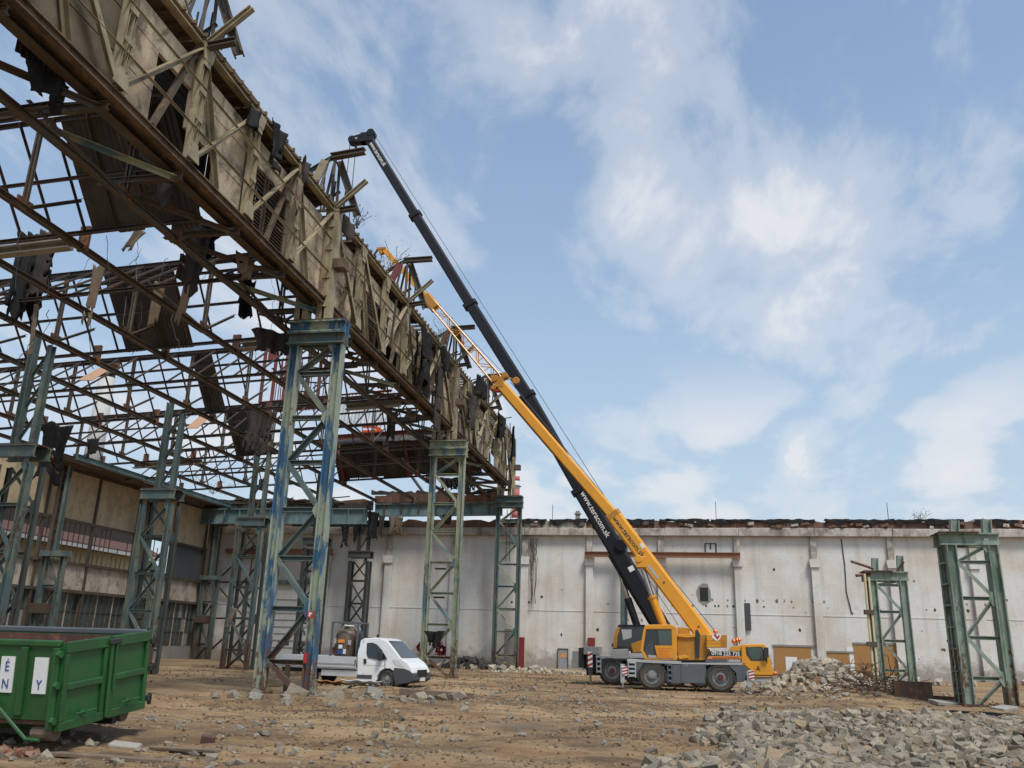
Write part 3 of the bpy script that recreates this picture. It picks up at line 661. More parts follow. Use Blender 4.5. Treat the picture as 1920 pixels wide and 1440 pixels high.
# wall-corner bracing seen left of the sectional door
t = thing('wind_bracing', 'thin crossed wind bracing on the corner of the white wall', 'bracing', (-39, 69.2, 0))
for a, b in (((0, 0, .4), (3.2, 0, 3.3)), ((0, 0, 6.3), (3.2, 0, 3.3)), ((0, 0, 6.3), (3.2, 0, 9.4)), ((0, 0, 3.3), (3.2, 0, 3.4)), ((0, 0, 6.3), (3.4, 0, 6.4)), ((0, 0, 0), (0, 0, 11)), ((3.2, 0, 0), (3.2, 0, 9.5))):
    member('brace_bar', a, b, .13, .13, 'L', 'dark_steel', t)
# right row, already cut off
def column_c(x, y, H, label, stub, lean=0.):
    t = thing('cut_column', label, 'column', (x, y, 0), (0, lean, 0), group='cut off columns on the right')
    lv = [1.05, 2.6, 4.15, 5.6, H]; lattice(t, 2., -.2, lv, [1, -1, 1, -1, 1], (.4, .32), (.15, .15), 'mint_paint', 'mint_paint', gus='mint_paint')
    a = .79
    member('rear_post', (-.92, .9, -.2), (-.92, .9, H), .3, .2, 'H', 'mint_paint', t); member('rear_post', (.9, .9, -.2), (.9, .9, H), .2, .3, 'C', 'mint_paint', t)
    for i in range(int(H/.86)): MB().bx(-1.12, -.935, .1, .8, .4+i*.86, .46+i*.86).build('batten', 'mint_paint', t)
    for yy in (0., .9): MB().ext((-1.2, yy, H+.25), (1.1, yy, H+.25), prof('I', .3, .5, .06)).build('capital_beam', 'mint_paint', t)
    MB().bx(-1.25, .3, -.3, 1.2, H+.5, H+.54).build('capital_plate', 'rust', t); MB().bx(-.93, -.9, .1, .8, -.1, H).build('recess_shade_web', 'teal_paint', t)  # web in darker teal than the posts, the recess shade put into its colour
    for (sx, h) in stub: member('cut_stub', (sx, .1, H+.5), (sx+.05, .1, H+.5+h), .34, .3, 'H', 'mint_paint', t)
    for s in (-1, 1): MB().box((s*.8, 0, .03), (.6, .6, .1)).build('base_plate', 'rust', t)
    return t
c1 = column_c(12.15, 38.7, 6.3, 'large mint green cut off column at the right edge', ((-.55, .55), (.7, .6)))
c2 = column_c(11.75, 52., 5.85, 'smaller dark green cut off column behind the rebar tangle', ((-.6, .75), (.75, .9)))
m = MB().path([(-1.25, -.2, 0), (-1.25, -.2, 6.2)], .07, 8).path([(-1.05, -.28, 0), (-1.05, -.28, 6.)], .06, 8); m.build('drain_pipes', 'house_cream', c2)
for z in (2.4, 4.1): MB().box((-1.2, -.22, z), (.5, .3, .25)).build('pipe_clamp', 'dark_steel', c2)
m = MB().path([(-.7, 0, 6.5), (-1.3, -.1, 6.7), (-1.9, -.1, 6.9)], .08, 6).path([(-.9, 0, 6.2), (-1.7, -.2, 6.1)], .1, 6).path([(.5, 0, 6.3), (.9, -.2, 6.9)], .07, 6).build('bent_scraps', 'rust', c2)
m = MB(); r = random.Random(2)
for i in range(22): z_ = 2.3+i*.085; x_ = -.8+r.uniform(-.05, .05); m.bar((x_, -.166, z_), (x_+r.uniform(-.07, .07), -.166, z_+r.uniform(.02, .09)), .006, .02, (0, 1, 0))
m.build('paint_marks', 'black_print', c1)

def corrugated(p, u, v, lu, lv, seed=0, amp=.03, pitch=.18, torn=.25):
    """sheet spanned by u (across the waves) and v (along them), with a torn lower edge"""
    r = random.Random(seed); p = Vector(p); u = Vector(u).normalized(); v = Vector(v).normalized(); n = u.cross(v); m = MB(); k = max(4, int(lu/pitch*4)); rows = 4; off = 0; pts = []
    for i in range(k+1):
        if i % 20 == 0: off = r.uniform(0, torn)
        h = amp*math.sin(i*math.pi/2)
        pts.append([p+u*(lu*i/k)+v*((lv-off)*j/rows)+n*h for j in range(rows+1)])
    m.v = [tuple(q) for c in pts for q in c]; R1 = rows+1
    m.f = [(i*R1+j, i*R1+j+1, (i+1)*R1+j+1, (i+1)*R1+j) for i in range(k) for j in range(rows)]
    return m
# ------------------------------------------------------------------ the tall girder with its cladding
NODE = [5.7+3.3*i for i in range(20)]     # 5.7 .. 68.4
GB = Vector((AX, 5.7, 14.3))
gir = thing('clerestory_girder', 'long rusty lattice girder clad with stained concrete panels, running overhead', 'girder', GB)
def gm(name, p, q, w, h, k, mat, ref=None): return member(name, p, q, w, h, k, mat, gir, ref, GB)
ZB, ZT = 14.35, 18.4
for i in range(0, 19):
    a, b = NODE[i]+.01, NODE[i+1]-.01
    gm('bottom_chord', (AX+.08, a, ZB), (AX+.08, b, ZB), .22, .26, 'I', 'girder_rust'); gm('inner_bottom_chord', (AX-.5, a, ZB-.02+rnd.uniform(-.05, .05)), (AX-.5, b, ZB-.02+rnd.uniform(-.05, .05)), .3, .22, 'C', 'dark_steel')
    gm('top_chord', (AX+.05, a, ZT), (AX+.05, b, ZT), .26, .26, 'I', 'girder_paint'); gm('inner_top_chord', (AX-1.6, a, ZT-.3), (AX-1.6, b, ZT-.3), .3, .34, 'I', 'dark_steel')
    for z in (15.55, 16.95): gm('girt', (AX+.22, a, z), (AX+.22, b, z), .06, .06, 'L', 'girder_paint')
    MB().bx(AX-.55, AX-.12, a, b, ZB+.08, ZB+.22).build('ledge', 'girder_rust', gir, loc=-GB)
    if i < 13 and i not in (3, 8): corrugated(Vector((AX-1.5, a, ZT-.2))-GB, (0, 1, 0), (0, 0, -1), b-a, 3.6, i, torn=1.2).build('dark_backing_sheet', 'sheet_steel', gir)  # corrugated backing added so louvres and missing panels look dark inside
for i, y in enumerate(NODE):
    gm('tie', (AX-2.6, y, ZB-.3), (AX, y, ZB-.3), .16, .2, 'I', 'dark_steel')
    for s in (-.13, .13): gm('upright', (AX+.12, y+s, ZB+.2), (AX+.12, y+s, ZT-.1), .2, .09, 'C', 'girder_paint', (1, 0, 0))
    for z in (15.0, 15.9, 16.8, 17.7): MB().box((AX+.24-GB.x, y-GB.y, z-GB.z), (.02, .34, .16)).build('batten', 'girder_paint', gir)
    MB().prism([(-.3, 0), (.3, 0), (.2, .42), (-.2, .42)], AX+.23-GB.x, AX+.26-GB.x).build('node_plate', 'girder_paint', gir).matrix_local = Matrix(((0, 1, 0, 0), (1, 0, 0, y-GB.y), (0, 0, 1, ZB+.2-GB.z), (0, 0, 0, 1)))
    MB().prism([(-.2, -.5), (.2, -.5), (.34, .0), (-.34, .0)], AX+.23-GB.x, AX+.26-GB.x).build('node_plate', 'girder_paint', gir).matrix_local = Matrix(((0, 1, 0, 0), (1, 0, 0, y-GB.y), (0, 0, 1, ZT-.1-GB.z), (0, 0, 0, 1)))
for i in range(19):
    a, b = NODE[i], NODE[i+1]
    up = i % 6 in (3, 4, 5) or i % 6 == 2
    if i % 6 in (0, 1, 2): up = i in (4, 5, 6)
    p, q = ((AX+.14, a+.15, ZB+.3), (AX+.14, b-.15, ZT-.3)) if up else ((AX+.14, b-.15, ZB+.3), (AX+.14, a+.15, ZT-.3))
    gm('diagonal', p, q, .2, .17, 'L', 'girder_paint')
    if i % 2 == 0: gm('secondary_diagonal', (AX+.02, a+.2, ZT-.2), (AX+.02, (a+b)/2, ZB+.25), .15, .14, 'L', 'girder_paint')
    else: gm('secondary_diagonal', (AX+.02, b-.2, ZT-.2), (AX+.02, (a+b)/2, ZB+.25), .15, .14, 'L', 'girder_rust')
    gm('underside_diagonal', (AX-2.5, a, ZB-.34), (AX-.2, b, ZB-.34), .14, .14, 'L', 'pale_green_paint' if i % 3 == 0 else 'dark_steel')
# cladding panels: two across a bay, three high
LOUV = {(5, 0), (5, 1), (8, 0), (8, 1), (10, 1), (12, 0)}; GONE = {(3, 1, 0), (3, 1, 1), (4, 0, 0), (9, 0, 0), (9, 0, 1), (9, 1, 0), (13, 0, 0), (13, 0, 1), (13, 1, 0), (13, 1, 1), (15, 0, 0), (15, 1, 1), (16, 1, 0), (17, 0, 0), (17, 0, 2), (11, 1, 0), (18, 1, 0), (18, 1, 1)}
for i in range(19):
    for j in range(2):
        y = NODE[i]+1.65*j; far = i > 12
        for k, (z0, z1) in enumerate(((14.6, 15.62), (15.64, 16.9), (16.92, 17.85))):
            if (i, j) in LOUV and k < 2:
                f = MB(); c = AX-.24
                f.bx(c-.06, c+.06, y+.06, y+.14, z0, z1).bx(c-.06, c+.06, y+1.5, y+1.58, z0, z1).bx(c-.06, c+.06, y+.14, y+1.5, z1-.06, z1); lf = f.build('louvre_frame', 'girder_rust', gir, loc=-GB)
                for s in range(7):
                    z = z0+.08+s*(z1-z0-.15)/7; MB().add([(c-.09, y+.15, z+.12), (c+.07, y+.15, z), (c+.07, y+1.49, z), (c-.09, y+1.49, z+.12), (c-.09, y+.15, z+.14), (c+.07, y+.15, z+.02), (c+.07, y+1.49, z+.02), (c-.09, y+1.49, z+.14)],
                             [(0, 1, 2, 3), (7, 6, 5, 4), (0, 4, 5, 1), (1, 5, 6, 2), (2, 6, 7, 3), (3, 7, 4, 0)]).build('slat', 'soffit', lf)
                continue
            if (i, j, k) in GONE or (far and rnd.random() < .12): continue
            o = MB().box((0, 0, 0), (.12, 1.64, z1-z0)).build('concrete_panel', 'mossy_panel' if i < 3 or (i > 8 and rnd.random() < (.35 if i < 12 else .6)) else 'girder_panel', gir, bev=.012)
            o.location = Vector((AX-.2+rnd.uniform(-.015, .015), y+.825, (z0+z1)/2))-GB
            o.rotation_euler = (rnd.gauss(0, .004 if not far else .02), rnd.gauss(0, .006 if not far else .03), 0)
    # roof strip over the girder, with its joists
    if i not in (7, 11, 14, 17):
        o = MB().box((0, 0, 0), (2.0, 3.26, .09)).build('roof_deck', 'soffit', gir); o.location = Vector((AX-.95+rnd.uniform(-.1, .1), NODE[i]+1.65, ZT+.28))-GB; o.rotation_euler = (0, rnd.uniform(-.03, .05), 0)
    for s in range(6): gm('joist', (AX-2., NODE[i]+.3+s*.55, ZT+.14), (AX+.25, NODE[i]+.3+s*.55, ZT+.14), .07, .12, 'box', 'soffit')

for i in range(42):
    y = NODE[0]+62*rnd.random()**.7; x = AX+rnd.uniform(-.5, .2); p = Vector((x, y, ZT+rnd.uniform(-.1, .35))); q = p+Vector((rnd.uniform(-.6, .9), rnd.uniform(-1.5, 1.5), rnd.uniform(-.5, .9)))
    gm('bent_bar', p, q, .07, .07, 'L', rnd.choice(['dark_steel', 'girder_paint', 'rafter_steel']))
for i in range(18):
    y = 34+34*rnd.random(); p = Vector((AX+.3, y, rnd.uniform(16.5, 18.4))); q = p+Vector((rnd.uniform(-.2, .25), rnd.uniform(-.9, .9), -rnd.uniform(.8, 2.6)))
    gm('loose_bar', p, q, .1, .05, 'box', rnd.choice(['old_board', 'dark_steel', 'dark_steel', 'felt_brown', 'felt']))

# ------------------------------------------------------------------ roof-top bracket frames on the girder
for y, lb in ((18.9, 'bracket frame overhead at the top left of the girder'), (28.8, 'bracket frame above the blue column on the girder top'), (38.7, 'bracket frame on the girder top left of the yellow fly jib'), (48.6, 'bracket frame on the girder top below the yellow lattice jib'), (58.5, 'farthest bracket frame on the girder top beside the yellow boom head')):
    t = thing('roof_bracket', 'bent steel '+lb, 'bracket', (AX, y, ZT), group='bracket frames on the girder top'); r = random.Random(int(y))
    for dx, dy, tx in ((-.5, -.35, -.2), (-.5, .35, -.15), (.1, -.3, .05), (.1, .3, .1)): member('post', (dx, dy, .15), (tx, dy*.6, 2.2), .12, .12, 'L', 'dark_steel', t)
    member('leaning_post', (1.0, .3, -.2), (.1, .1, 2.25), .3, .3, 'I', 'dark_steel', t)
    member('arm', (-.15, -.2, 2.3), (1.35, -.2+r.uniform(-.2, .2), 2.35), .26, .24, 'I', 'dark_steel', t); member('arm_tie', (-1.3, -.1, 1.65), (-.1, -.1, 2.35), .13, .16, 'L', 'teal_paint', t)
    member('stub', (.2, 0, .1), (1.35, .1, 1.25), .17, .17, 'I', 'girder_paint', t); member('low_stub', (.2, -.1, -.15), (1.1, -.1, -.05), .22, .18, 'I', 'dark_steel', t)
    member('stay', (-1.4, .5, .2), (.2, .2, .9), .1, .1, 'L', 'teal_paint', t); member('red_plate', (-.9, -.3, .6), (-.35, -.3, 2.1), .05, .35, 'box', 'red_steel' if y > 30 else 'girder_paint', t)
    for s in range(4): member('fringe', (-1.2+s*.5, .5, .2), (-1.1+s*.5, .4, 1.4+.6*r.random()), .07, .07, 'L', 'dark_steel', t)

# ------------------------------------------------------------------ roof trusses (along the hall) and skylight frames (across it)
TX = [-14.9, -18.1, -21.4, -24.7, -28.1, -31.6, -35.1, -38.4]
def rz(x): return 16.35+.05*(x+20)
def cz(x): return 13.35+.035*(x+20)
ORD = ['nearest the girder', 'second from the girder', 'third from the girder', 'over the inner column row', 'fifth from the girder', 'sixth from the girder', 'seventh from the girder', 'nearest the cream facade']
for x, lb in zip(TX, ORD):
    t = thing('roof_truss', 'bare rusty roof truss running along the hall, '+lb, 'truss', (x, 9, cz(x)), group='roof trusses along the hall'); B = Vector((x, 9, cz(x)))
    for a, b in zip(GRID[:-1], GRID[1:]):
        sag = (rnd.uniform(-.12, .05)); member('chord', (x, a, cz(x)), (x, b, cz(x)+sag*.3), .17, .2, 'I', 'dark_steel', t, None, B)
    for g in GRID[1:6]:
        top = rz(x)-.1
        for s in (-.06, .06): member('hanger', (x+s, g, cz(x)+.1), (x+s, g, top), .06, .09, 'C', 'dark_steel', t, None, B)
        member('web', (x, g, cz(x)), (x, g-3.9, rz(x)-2.7), .12, .12, 'L', 'rafter_steel', t, None, B) if x > -20 else None
        member('web', (x, g+.1, cz(x)+.05), (x, g+2.2, rz(x)-1.55), .12, .12, 'L', 'dark_steel', t, None, B)
        MB().box((0, g-9, .12), (.05, .6, .35)).build('gusset_plate', 'rust', t)
        if rnd.random() < .8: member('purlin_cleat', (x, g+2.6, cz(x)-.1), (x, g+2.6, cz(x)+.75), .34, .12, 'box', 'rust', t, None, B)
NEAR, NEARD, FAR, FARD = 4.0, 2.95, 2.3, 2.65
XR = -38.8
SK = ['first skylight frame overhead at the top left', 'second skylight frame, behind the black hanging felt bundle', 'third skylight frame, in front of the exhaust stack', 'fourth skylight frame, above the cream facade panels', 'farthest skylight frame with dark sheeting beside the girder']
sheets = {18.9: [(-17.7, -14.0)], 28.8: [(-23.2, -20.)], 38.7: [(-25.0, -23.8)], 48.6: [(-28.4, -25.6)], 58.5: [(-25.1, -19.4), (-19.35, -13.9)]}
for g, lb in zip(GRID[1:6], SK):
    B = Vector((AX, g, rz(AX))); t = thing('skylight_frame', 'bare steel '+lb, 'skylight frame', B, group='skylight frames across the roof')
    sl_ = Vector((1, 0, .05)).normalized()
    def rail(name, dy, dz, w, h, k, mat, x0=XR, x1=AX-.7): return member(name, (x0, g+dy, rz(x0)+dz), (x1, g+dy, rz(x1)+dz), w, h, k, mat, t, None, B)
    rail('ridge_rail', -.16, 0, .1, .14, 'L', 'rafter_steel'); rail('ridge_rail', .16, -.02, .1, .14, 'L', 'rafter_steel')
    rail('near_rail', -NEAR, -NEARD, .09, .13, 'C', 'rafter_steel'); rail('near_middle_rail', -NEAR*.5, -NEARD*.5-.1, .08, .1, 'L', 'rafter_steel')
    rail('far_rail', FAR, -FARD, .1, .13, 'C', 'rafter_steel'); rail('far_middle_rail', FAR*.5, -FARD*.5-.1, .08, .1, 'L', 'rafter_steel')
    x = AX-1.2; k = 0
    while x > XR:
        z = rz(x)
        if rnd.random() < .93 and not (g > 50 and x > -25.6): member('near_rafter', (x, g-.1, z), (x, g-NEAR, z-NEARD), .055, .08, 'L', 'rafter_steel', t, None, B)
        if rnd.random() < .95: member('far_rafter', (x-.1, g+.1, z), (x-.1, g+FAR, z-FARD), .055, .08, 'L', 'rafter_steel', t, None, B)
        x -= 1.12; k += 1
    for x0, x1 in sheets.get(g, []):
        vdir = Vector((0, FAR, -FARD)); L = vdir.length
        corrugated(Vector((x0, g+.15, rz(x0)+.06))-B, sl_, vdir, x1-x0, L+(.25 if g < 50 else .1), int(g*10+x0)).build('roof_sheet', 'sheet_steel', t)
        if g > 50: corrugated(Vector((x0, g-.2, rz(x0)+.02))-B, sl_, (0, -NEAR, -NEARD), x1-x0, 1.3, int(g*7+x0)).build('roof_sheet', 'sheet_steel', t)
    for x0, x1 in {18.9: [(-22, -18.6), (-28, -23)], 28.8: [(-17.9, -13.9)], 48.6: [(-36, -31)], 38.7: [(-17, -14)]}.get(g, []):
        member('gutter_beam', (x0, g+FAR+.35, rz(x0)-FARD-.15), (x1, g+FAR+.35, rz(x1)-FARD-.15), .3, .32, 'C', 'concrete', t, None, B)
    if g < 30:
        corrugated(Vector((-15.6, g-.2, rz(-15.6)))-B, sl_, (0, -NEAR, -NEARD), 1.5, 2.2, int(g), torn=.6).build('roof_sheet', 'sheet_steel', t)
    if g > 50:
        for x0 in (-24.6, -19.4): member('frame_post', (x0, g+FAR-.1, rz(x0)-FARD), (x0, g+.2, rz(x0)+.1), .26, .26, 'I', 'red_steel', t, None, B)
        member('frame_beam', (-25.4, g-.2, rz(-25.4)+.12), (-13.8, g-.2, rz(-13.8)+.12), .3, .36, 'I', 'red_steel', t, None, B)

# ------------------------------------------------------------------ teal beams along the wall end
t = thing('end_girder', 'long dull teal plate girder crossing below the roof at the far wall, left part', 'beam', (-40, 67.4, 11.05))
MB().ext((0, 0, .65), (15., 0, .65), prof('I', .5, 1.3, .08)).build('plate_girder', 'beam_teal', t)
for i in range(11): MB().box((.8+i*1.4, -.14, .65), (.05, .2, 1.1)).build('stiffener', 'beam_teal', t)
t = thing('end_girder', 'shorter teal plate girder at the far wall carrying a rusty timber edge', 'beam', (-24.8, 68.6, 11.9))
MB().ext((0, 0, .5), (11., 0, .6), prof('I', .45, 1.05, .07)).build('plate_girder', 'beam_teal', t)
for i in range(7): MB().box((.9+i*1.5, -.13, .55), (.05, .18, .9)).build('stiffener', 'dark_steel', t)
ragged_strip(0, 10.8, -.25, 1.1, .75, .2, .6, 55, .5).build('timber_edge', 'rust', t); ragged_strip(-.4, 10.8, -.1, 1.85, .25, .15, .4, 56, .3).build('torn_edge', 'felt_brown', t)
t = thing('roof_edge_ruin', 'ragged dark roof edge above the long teal girder on the left', 'roof', (-40, 67.6, 12.4))
ragged_strip(.2, 15.2, -.3, 0, .55, .25, .5, 57, .8).build('torn_edge', 'felt_brown', t); ragged_strip(0, 15, .6, 0, .8, .3, .7, 58, .5).build('rear_edge', 'rust', t)
for i in range(16): member('scrap_bar', (rnd.uniform(0, 14), -.4, rnd.uniform(.2, .7)), (rnd.uniform(1, 15), -.4, rnd.uniform(.3, 1.)), .08, .08, 'L', 'dark_steel', t)

# ------------------------------------------------------------------ mobile cranes
def wheel(parent, x, y, z, r, w, side, hub='rim_grey', tyre='tyre_dusty'):
    """tyre with rim and hub; side -1 faces the camera"""
    t = MB().lathe([(r*.55, -w/2), (r*.82, -w/2-.02), (r*.96, -w/2+.05), (r, -w*.3), (r, w*.3), (r*.96, w/2-.05), (r*.82, w/2+.02), (r*.55, w/2)], (0, 0, 0), 'y', 32)
    for i in range(26):
        a = 2*math.pi*i/26; m0 = Vector((math.cos(a), 0, math.sin(a))); tg = Vector((-math.sin(a), 0, math.cos(a)))
        for s in (-1, 1): t.bar(m0*(r*.99)+Vector((0, s*w*.08, 0)), m0*(r*.985)+tg*(r*.1)+Vector((0, s*w*.46, 0)), .05, .045)
    t = t.build('wheel', tyre, parent, loc=(x, y, z))
    rm = MB().lathe([(r*.57, side*w*.5), (r*.52, side*w*.48), (r*.5, side*w*.2), (r*.34, side*w*.22), (r*.3, side*w*.42), (.001, side*w*.44)], (0, 0, 0), 'y', 24)
    for i in range(10): a = 2*math.pi*i/10; rm.cyl((r*.4*math.cos(a), side*w*.2, r*.4*math.sin(a)), (r*.4*math.cos(a), side*w*.27, r*.4*math.sin(a)), .03, 6)
    rm.build('rim', 'rim_grey', t, smooth=False)
    MB().lathe([(r*.22, side*w*.4), (r*.22, side*w*.52), (.001, side*w*.54)], (0, 0, 0), 'y', 14).build('hub', hub, t)
    return t
def striped(parent, name, x0, x1, z0, z1, y, n=3):
    o = MB().bx(x0, x1, y-.02, y, z0, z1).build(name, 'white_paint', parent); h = (z1-z0)/n
    for i in range(n): MB().add([(x0, y-.024, z0+i*h), (x1, y-.024, z0+i*h+h*.45), (x1, y-.024, z0+i*h+h*.95), (x0, y-.024, z0+i*h+h*.5)], [(0, 1, 2, 3)]).build('stripe', 'red_paint', o)
    return o
def boom_text(s, name, p, q, wid, mat, parent, O, size, frac, y, off=0., sx=1.):
    p = Vector(p); q = Vector(q); d = (q-p).normalized(); c = p+(q-p)*frac; n = Vector((-d.z, 0, d.x)); n = n if n.z > 0 else -n
    return text(name, s, size, mat, parent, Vector((c.x, y, c.z))-O+n*off, d, n, .003, sx, .004)

# --- yellow two-axle crane, facing right
OY = Vector((.355, 43.4, 0)); cr = thing('mobile_crane', 'yellow two-axle mobile crane with raised telescopic boom and lattice fly jib', 'crane', OY)
def q1(zx, zy, y=42.15): p = at(1040+zx/4.364, 1120+zy/4.364, Y=y); return p.x-OY.x, p.z
def pz1(name, pts, y0, y1, mat, par=cr, bev=.015, y=42.15): return MB().prism([q1(*a, y=y) for a in pts], y0, y1).build(name, mat, par, bev=bev)
pz1('chassis', [(600, 560), (1530, 570), (1530, 690), (1250, 700), (600, 690)], -.75, .75, 'dark_part')
pz1('deck', [(592, 506), (1036, 524), (1036, 536), (1534, 534), (1534, 556), (1036, 548), (592, 528)], -1.27, 1.27, 'light_grey', bev=.01)
for s in (-1, 1):
    ya, yb = (-1.25, -1.1) if s < 0 else (1.1, 1.25)
    pz1('side_panel', [(962, 550), (1232, 556), (1240, 590), (1232, 706), (966, 702)], ya, yb, 'crane_grey'); pz1('tank_box', [(1035, 552), (1228, 556), (1228, 704), (1035, 702)], ya-.03 if s < 0 else ya, yb if s < 0 else yb+.03, 'crane_grey')
    for cxz, czz in ((797, 650), (1358, 668)):
        pz1('mudguard', [(cxz-135, czz+10), (cxz-120, czz-50), (cxz-55, czz-110), (cxz+55, czz-110), (cxz+112, czz-50), (cxz+135, czz+40), (cxz+112, czz+40), (cxz+98, czz-40), (cxz+45, czz-95), (cxz-45, czz-95), (cxz-100, czz-40), (cxz-115, czz+10)], ya, yb+(.35 if s < 0 else 0), 'dark_part')
        cx_, cz_ = q1(cxz, czz, 42.25); wheel(cr, cx_, s*1.02, max(cz_, .655), .66, .42, s, 'hub_red' if cxz > 1000 else 'rim_grey')
    pz1('rear_panel', [(664, 535), (730, 538), (672, 620), (664, 650)], ya, yb, 'crane_grey'); pz1('corner_panel', [(1420, 556), (1534, 556), (1540, 690), (1490, 695), (1485, 620)], ya, yb, 'crane_grey')
def steps(par, x0, x1, z0, z1, n, y, mat='light_grey'):
    st_ = MB().bx(x0, x0+.05, y, y+.12, z0, z1).bx(x1-.05, x1, y, y+.12, z0, z1).build('step_frame', mat, par)
    for i in range(n): z = z0+.04+(z1-z0-.1)*i/(n-1); MB().bx(x0+.05, x1-.05, y-.03, y+.12, z, z+.1).build('step', mat, st_)
    MB().bx(x0+.05, x1-.05, y+.13, y+.2, z0, z1).build('step_back', 'black_print', st_)
(a, b), (c, d) = q1(600, 655), q1(665, 530); steps(cr, a, c, b, d, 4, -1.27); (a, b), (c, d) = q1(924, 700), q1(962, 548); steps(cr, a, c, b, d, 4, -1.27, 'crane_grey')
# driving cab at the front
cab = pz1('driving_cab', [(1528, 560), (1528, 400), (1545, 384), (1712, 380), (1730, 400), (1776, 560), (1792, 610), (1788, 640), (1640, 640), (1600, 600), (1560, 560)], -1.24, 1.24, 'crane_yellow', bev=.04)
pz1('cab_skirt', [(1534, 562), (1558, 562), (1600, 603), (1638, 643), (1788, 643), (1780, 655), (1600, 660), (1540, 690)], -1.22, 1.22, 'crane_grey', cab)
pz1('bumper', [(1580, 662), (1780, 657), (1740, 690), (1600, 692)], -1.2, 1.2, 'light_grey', cab); pz1('bumper_trim', [(1590, 646), (1770, 646), (1770, 656), (1590, 658)], -1.245, 1.245, 'crane_ochre', cab)
for s in (-1, 1):
    ya, yb = (-1.252, -1.235) if s < 0 else (1.235, 1.252)
    pz1('side_window', [(1562, 408), (1700, 404), (1740, 520), (1608, 518), (1570, 470)], ya, yb, 'glass_dark', cab, 0); pz1('window_inset', [(1580, 412), (1690, 410), (1715, 500), (1620, 512), (1590, 470)], ya-.004, yb+.004, 'glass_green', cab, 0)
    pz1('door_seam', [(1536, 540), (1560, 540), (1560, 545), (1536, 545)], ya, yb, 'dark_part', cab, 0)
a = q1(1722, 402); b = q1(1774, 552); MB().add([(a[0]+.03, -1.1, a[1]), (a[0]+.03, 1.1, a[1]), (b[0]+.04, 1.15, b[1]), (b[0]+.04, -1.15, b[1])], [(0, 1, 2, 3)]).build('windscreen', 'glass_dark', cab)
x, z = q1(1800, 622); MB().lathe([(.001, -.1), (.13, -.08), (.17, 0), (.13, .08), (.001, .1)], (x, -1.1, z), 'z', 12).build('headlamp', 'orange_lamp', cab); MB().lathe([(.001, -.1), (.13, -.08), (.17, 0), (.13, .08), (.001, .1)], (x, 1.1, z), 'z', 12).build('headlamp', 'orange_lamp', cab)
x, z = q1(1664, 582); text('door_letter', 'A', .3, 'black_print', cab, (x, -1.262, z), (1, 0, 0), (0, 0, 1), .002)
MB().path([(q1(1735, 540)[0], -1.3, q1(1735, 540)[1]), (q1(1735, 470)[0], -1.42, q1(1735, 470)[1])], .02, 6).box((q1(1728, 440)[0], -1.42, q1(1728, 450)[1]), (.2, .08, .42)).build('mirror', 'dark_part', cab)
pz1('engine_cover', [(1440, 440), (1470, 400), (1526, 398), (1526, 440)], -1.1, 1.1, 'crane_yellow')
eng = pz1('engine_housing', [(1232, 520), (1275, 440), (1526, 440), (1526, 532), (1236, 530)], -1.2, 1.2, 'crane_grey')
pz1('number_band', [(1262, 474), (1280, 442), (1526, 442), (1526, 478)], -1.215, -1.203, 'black_print', eng, 0); pz1('orange_band', [(1246, 505), (1262, 482), (1526, 482), (1526, 507)], -1.215, -1.203, 'orange_print', eng, 0)
x, z = q1(1400, 461); text('phone_number', '0918 225 735', .25, 'white_paint', eng, (x, -1.222, z), (1, 0, 0), (0, 0, 1), .002, .92, .004)
pz1('print_line', [(1290, 492), (1518, 492), (1518, 500), (1290, 500)], -1.219, -1.2155, 'dark_red_paint', eng, 0)
x, z = q1(1468, 520); text('maker_name', 'LIEBHERR', .13, 'white_paint', eng, (x, -1.21, z), (1, 0, 0), (0, 0, 1), .002, 1.05, .002)
x, z = q1(1075, 556); text('carrier_mark', '24', .16, 'light_grey', cr, (x, -1.29, z), (1, 0, 0), (0, 0, 1), .002)
for zx, zy in ((1318, 290), (1495, 362), (1515, 360), (1470, 372)):
    x, z = q1(zx, zy); MB().cyl((x, -.9, z-.12), (x, -.9, z), .03, 6).lathe([(.1, 0), (.11, .08), (.06, .17), (.001, .18)], (x, -.9, z), 'z', 12).build('beacon', 'orange_lamp', cr)
# upper structure
up = pz1('slewing_frame', [(1000, 318), (1060, 300), (1245, 300), (1250, 415), (1275, 430), (1230, 516), (1010, 516)], -.95, .95, 'crane_ochre', bev=.03)
pz1('slewing_ring', [(1010, 516), (1230, 516), (1225, 532), (1015, 530)], -.8, .8, 'dark_part', up)
pz1('top_shelf', [(1002, 300), (1150, 298), (1150, 325), (1070, 330), (1002, 320)], -1.05, .9, 'crane_yellow', up); pz1('winch_housing', [(1005, 240), (1110, 250), (1112, 298), (1005, 298)], -.6, .6, 'crane_ochre', up)
pz1('hose_guard', [(1150, 270), (1170, 262), (1190, 300), (1185, 495), (1155, 495)], -1.05, -.97, 'dark_part', up); pz1('strut_box', [(1010, 480), (1075, 470), (1098, 495), (1020, 508)], -1.05, -.95, 'crane_yellow', up)
cw = pz1('counterweight', [(1242, 303), (1408, 305), (1410, 412), (1242, 410)], -1.22, 1.22, 'crane_yellow', bev=.03)
for zy in (352, 376): pz1('groove', [(1242, zy), (1410, zy), (1410, zy+5), (1242, zy+5)], -1.226, 1.226, 'crane_ochre', cw, 0)
pz1('corner_block', [(1362, 307), (1409, 308), (1411, 411), (1362, 411)], -1.24, -1.2, 'crane_ochre', cw, .01)
pz1('chevron', [(1288, 304), (1362, 304), (1362, 325), (1340, 354), (1318, 354), (1288, 330)], -1.236, -1.222, 'white_paint', cw, 0); pz1('chevron_mark', [(1298, 304), (1318, 304), (1330, 322), (1345, 306), (1352, 318), (1332, 346)], -1.242, -1.237, 'red_paint', cw, 0)
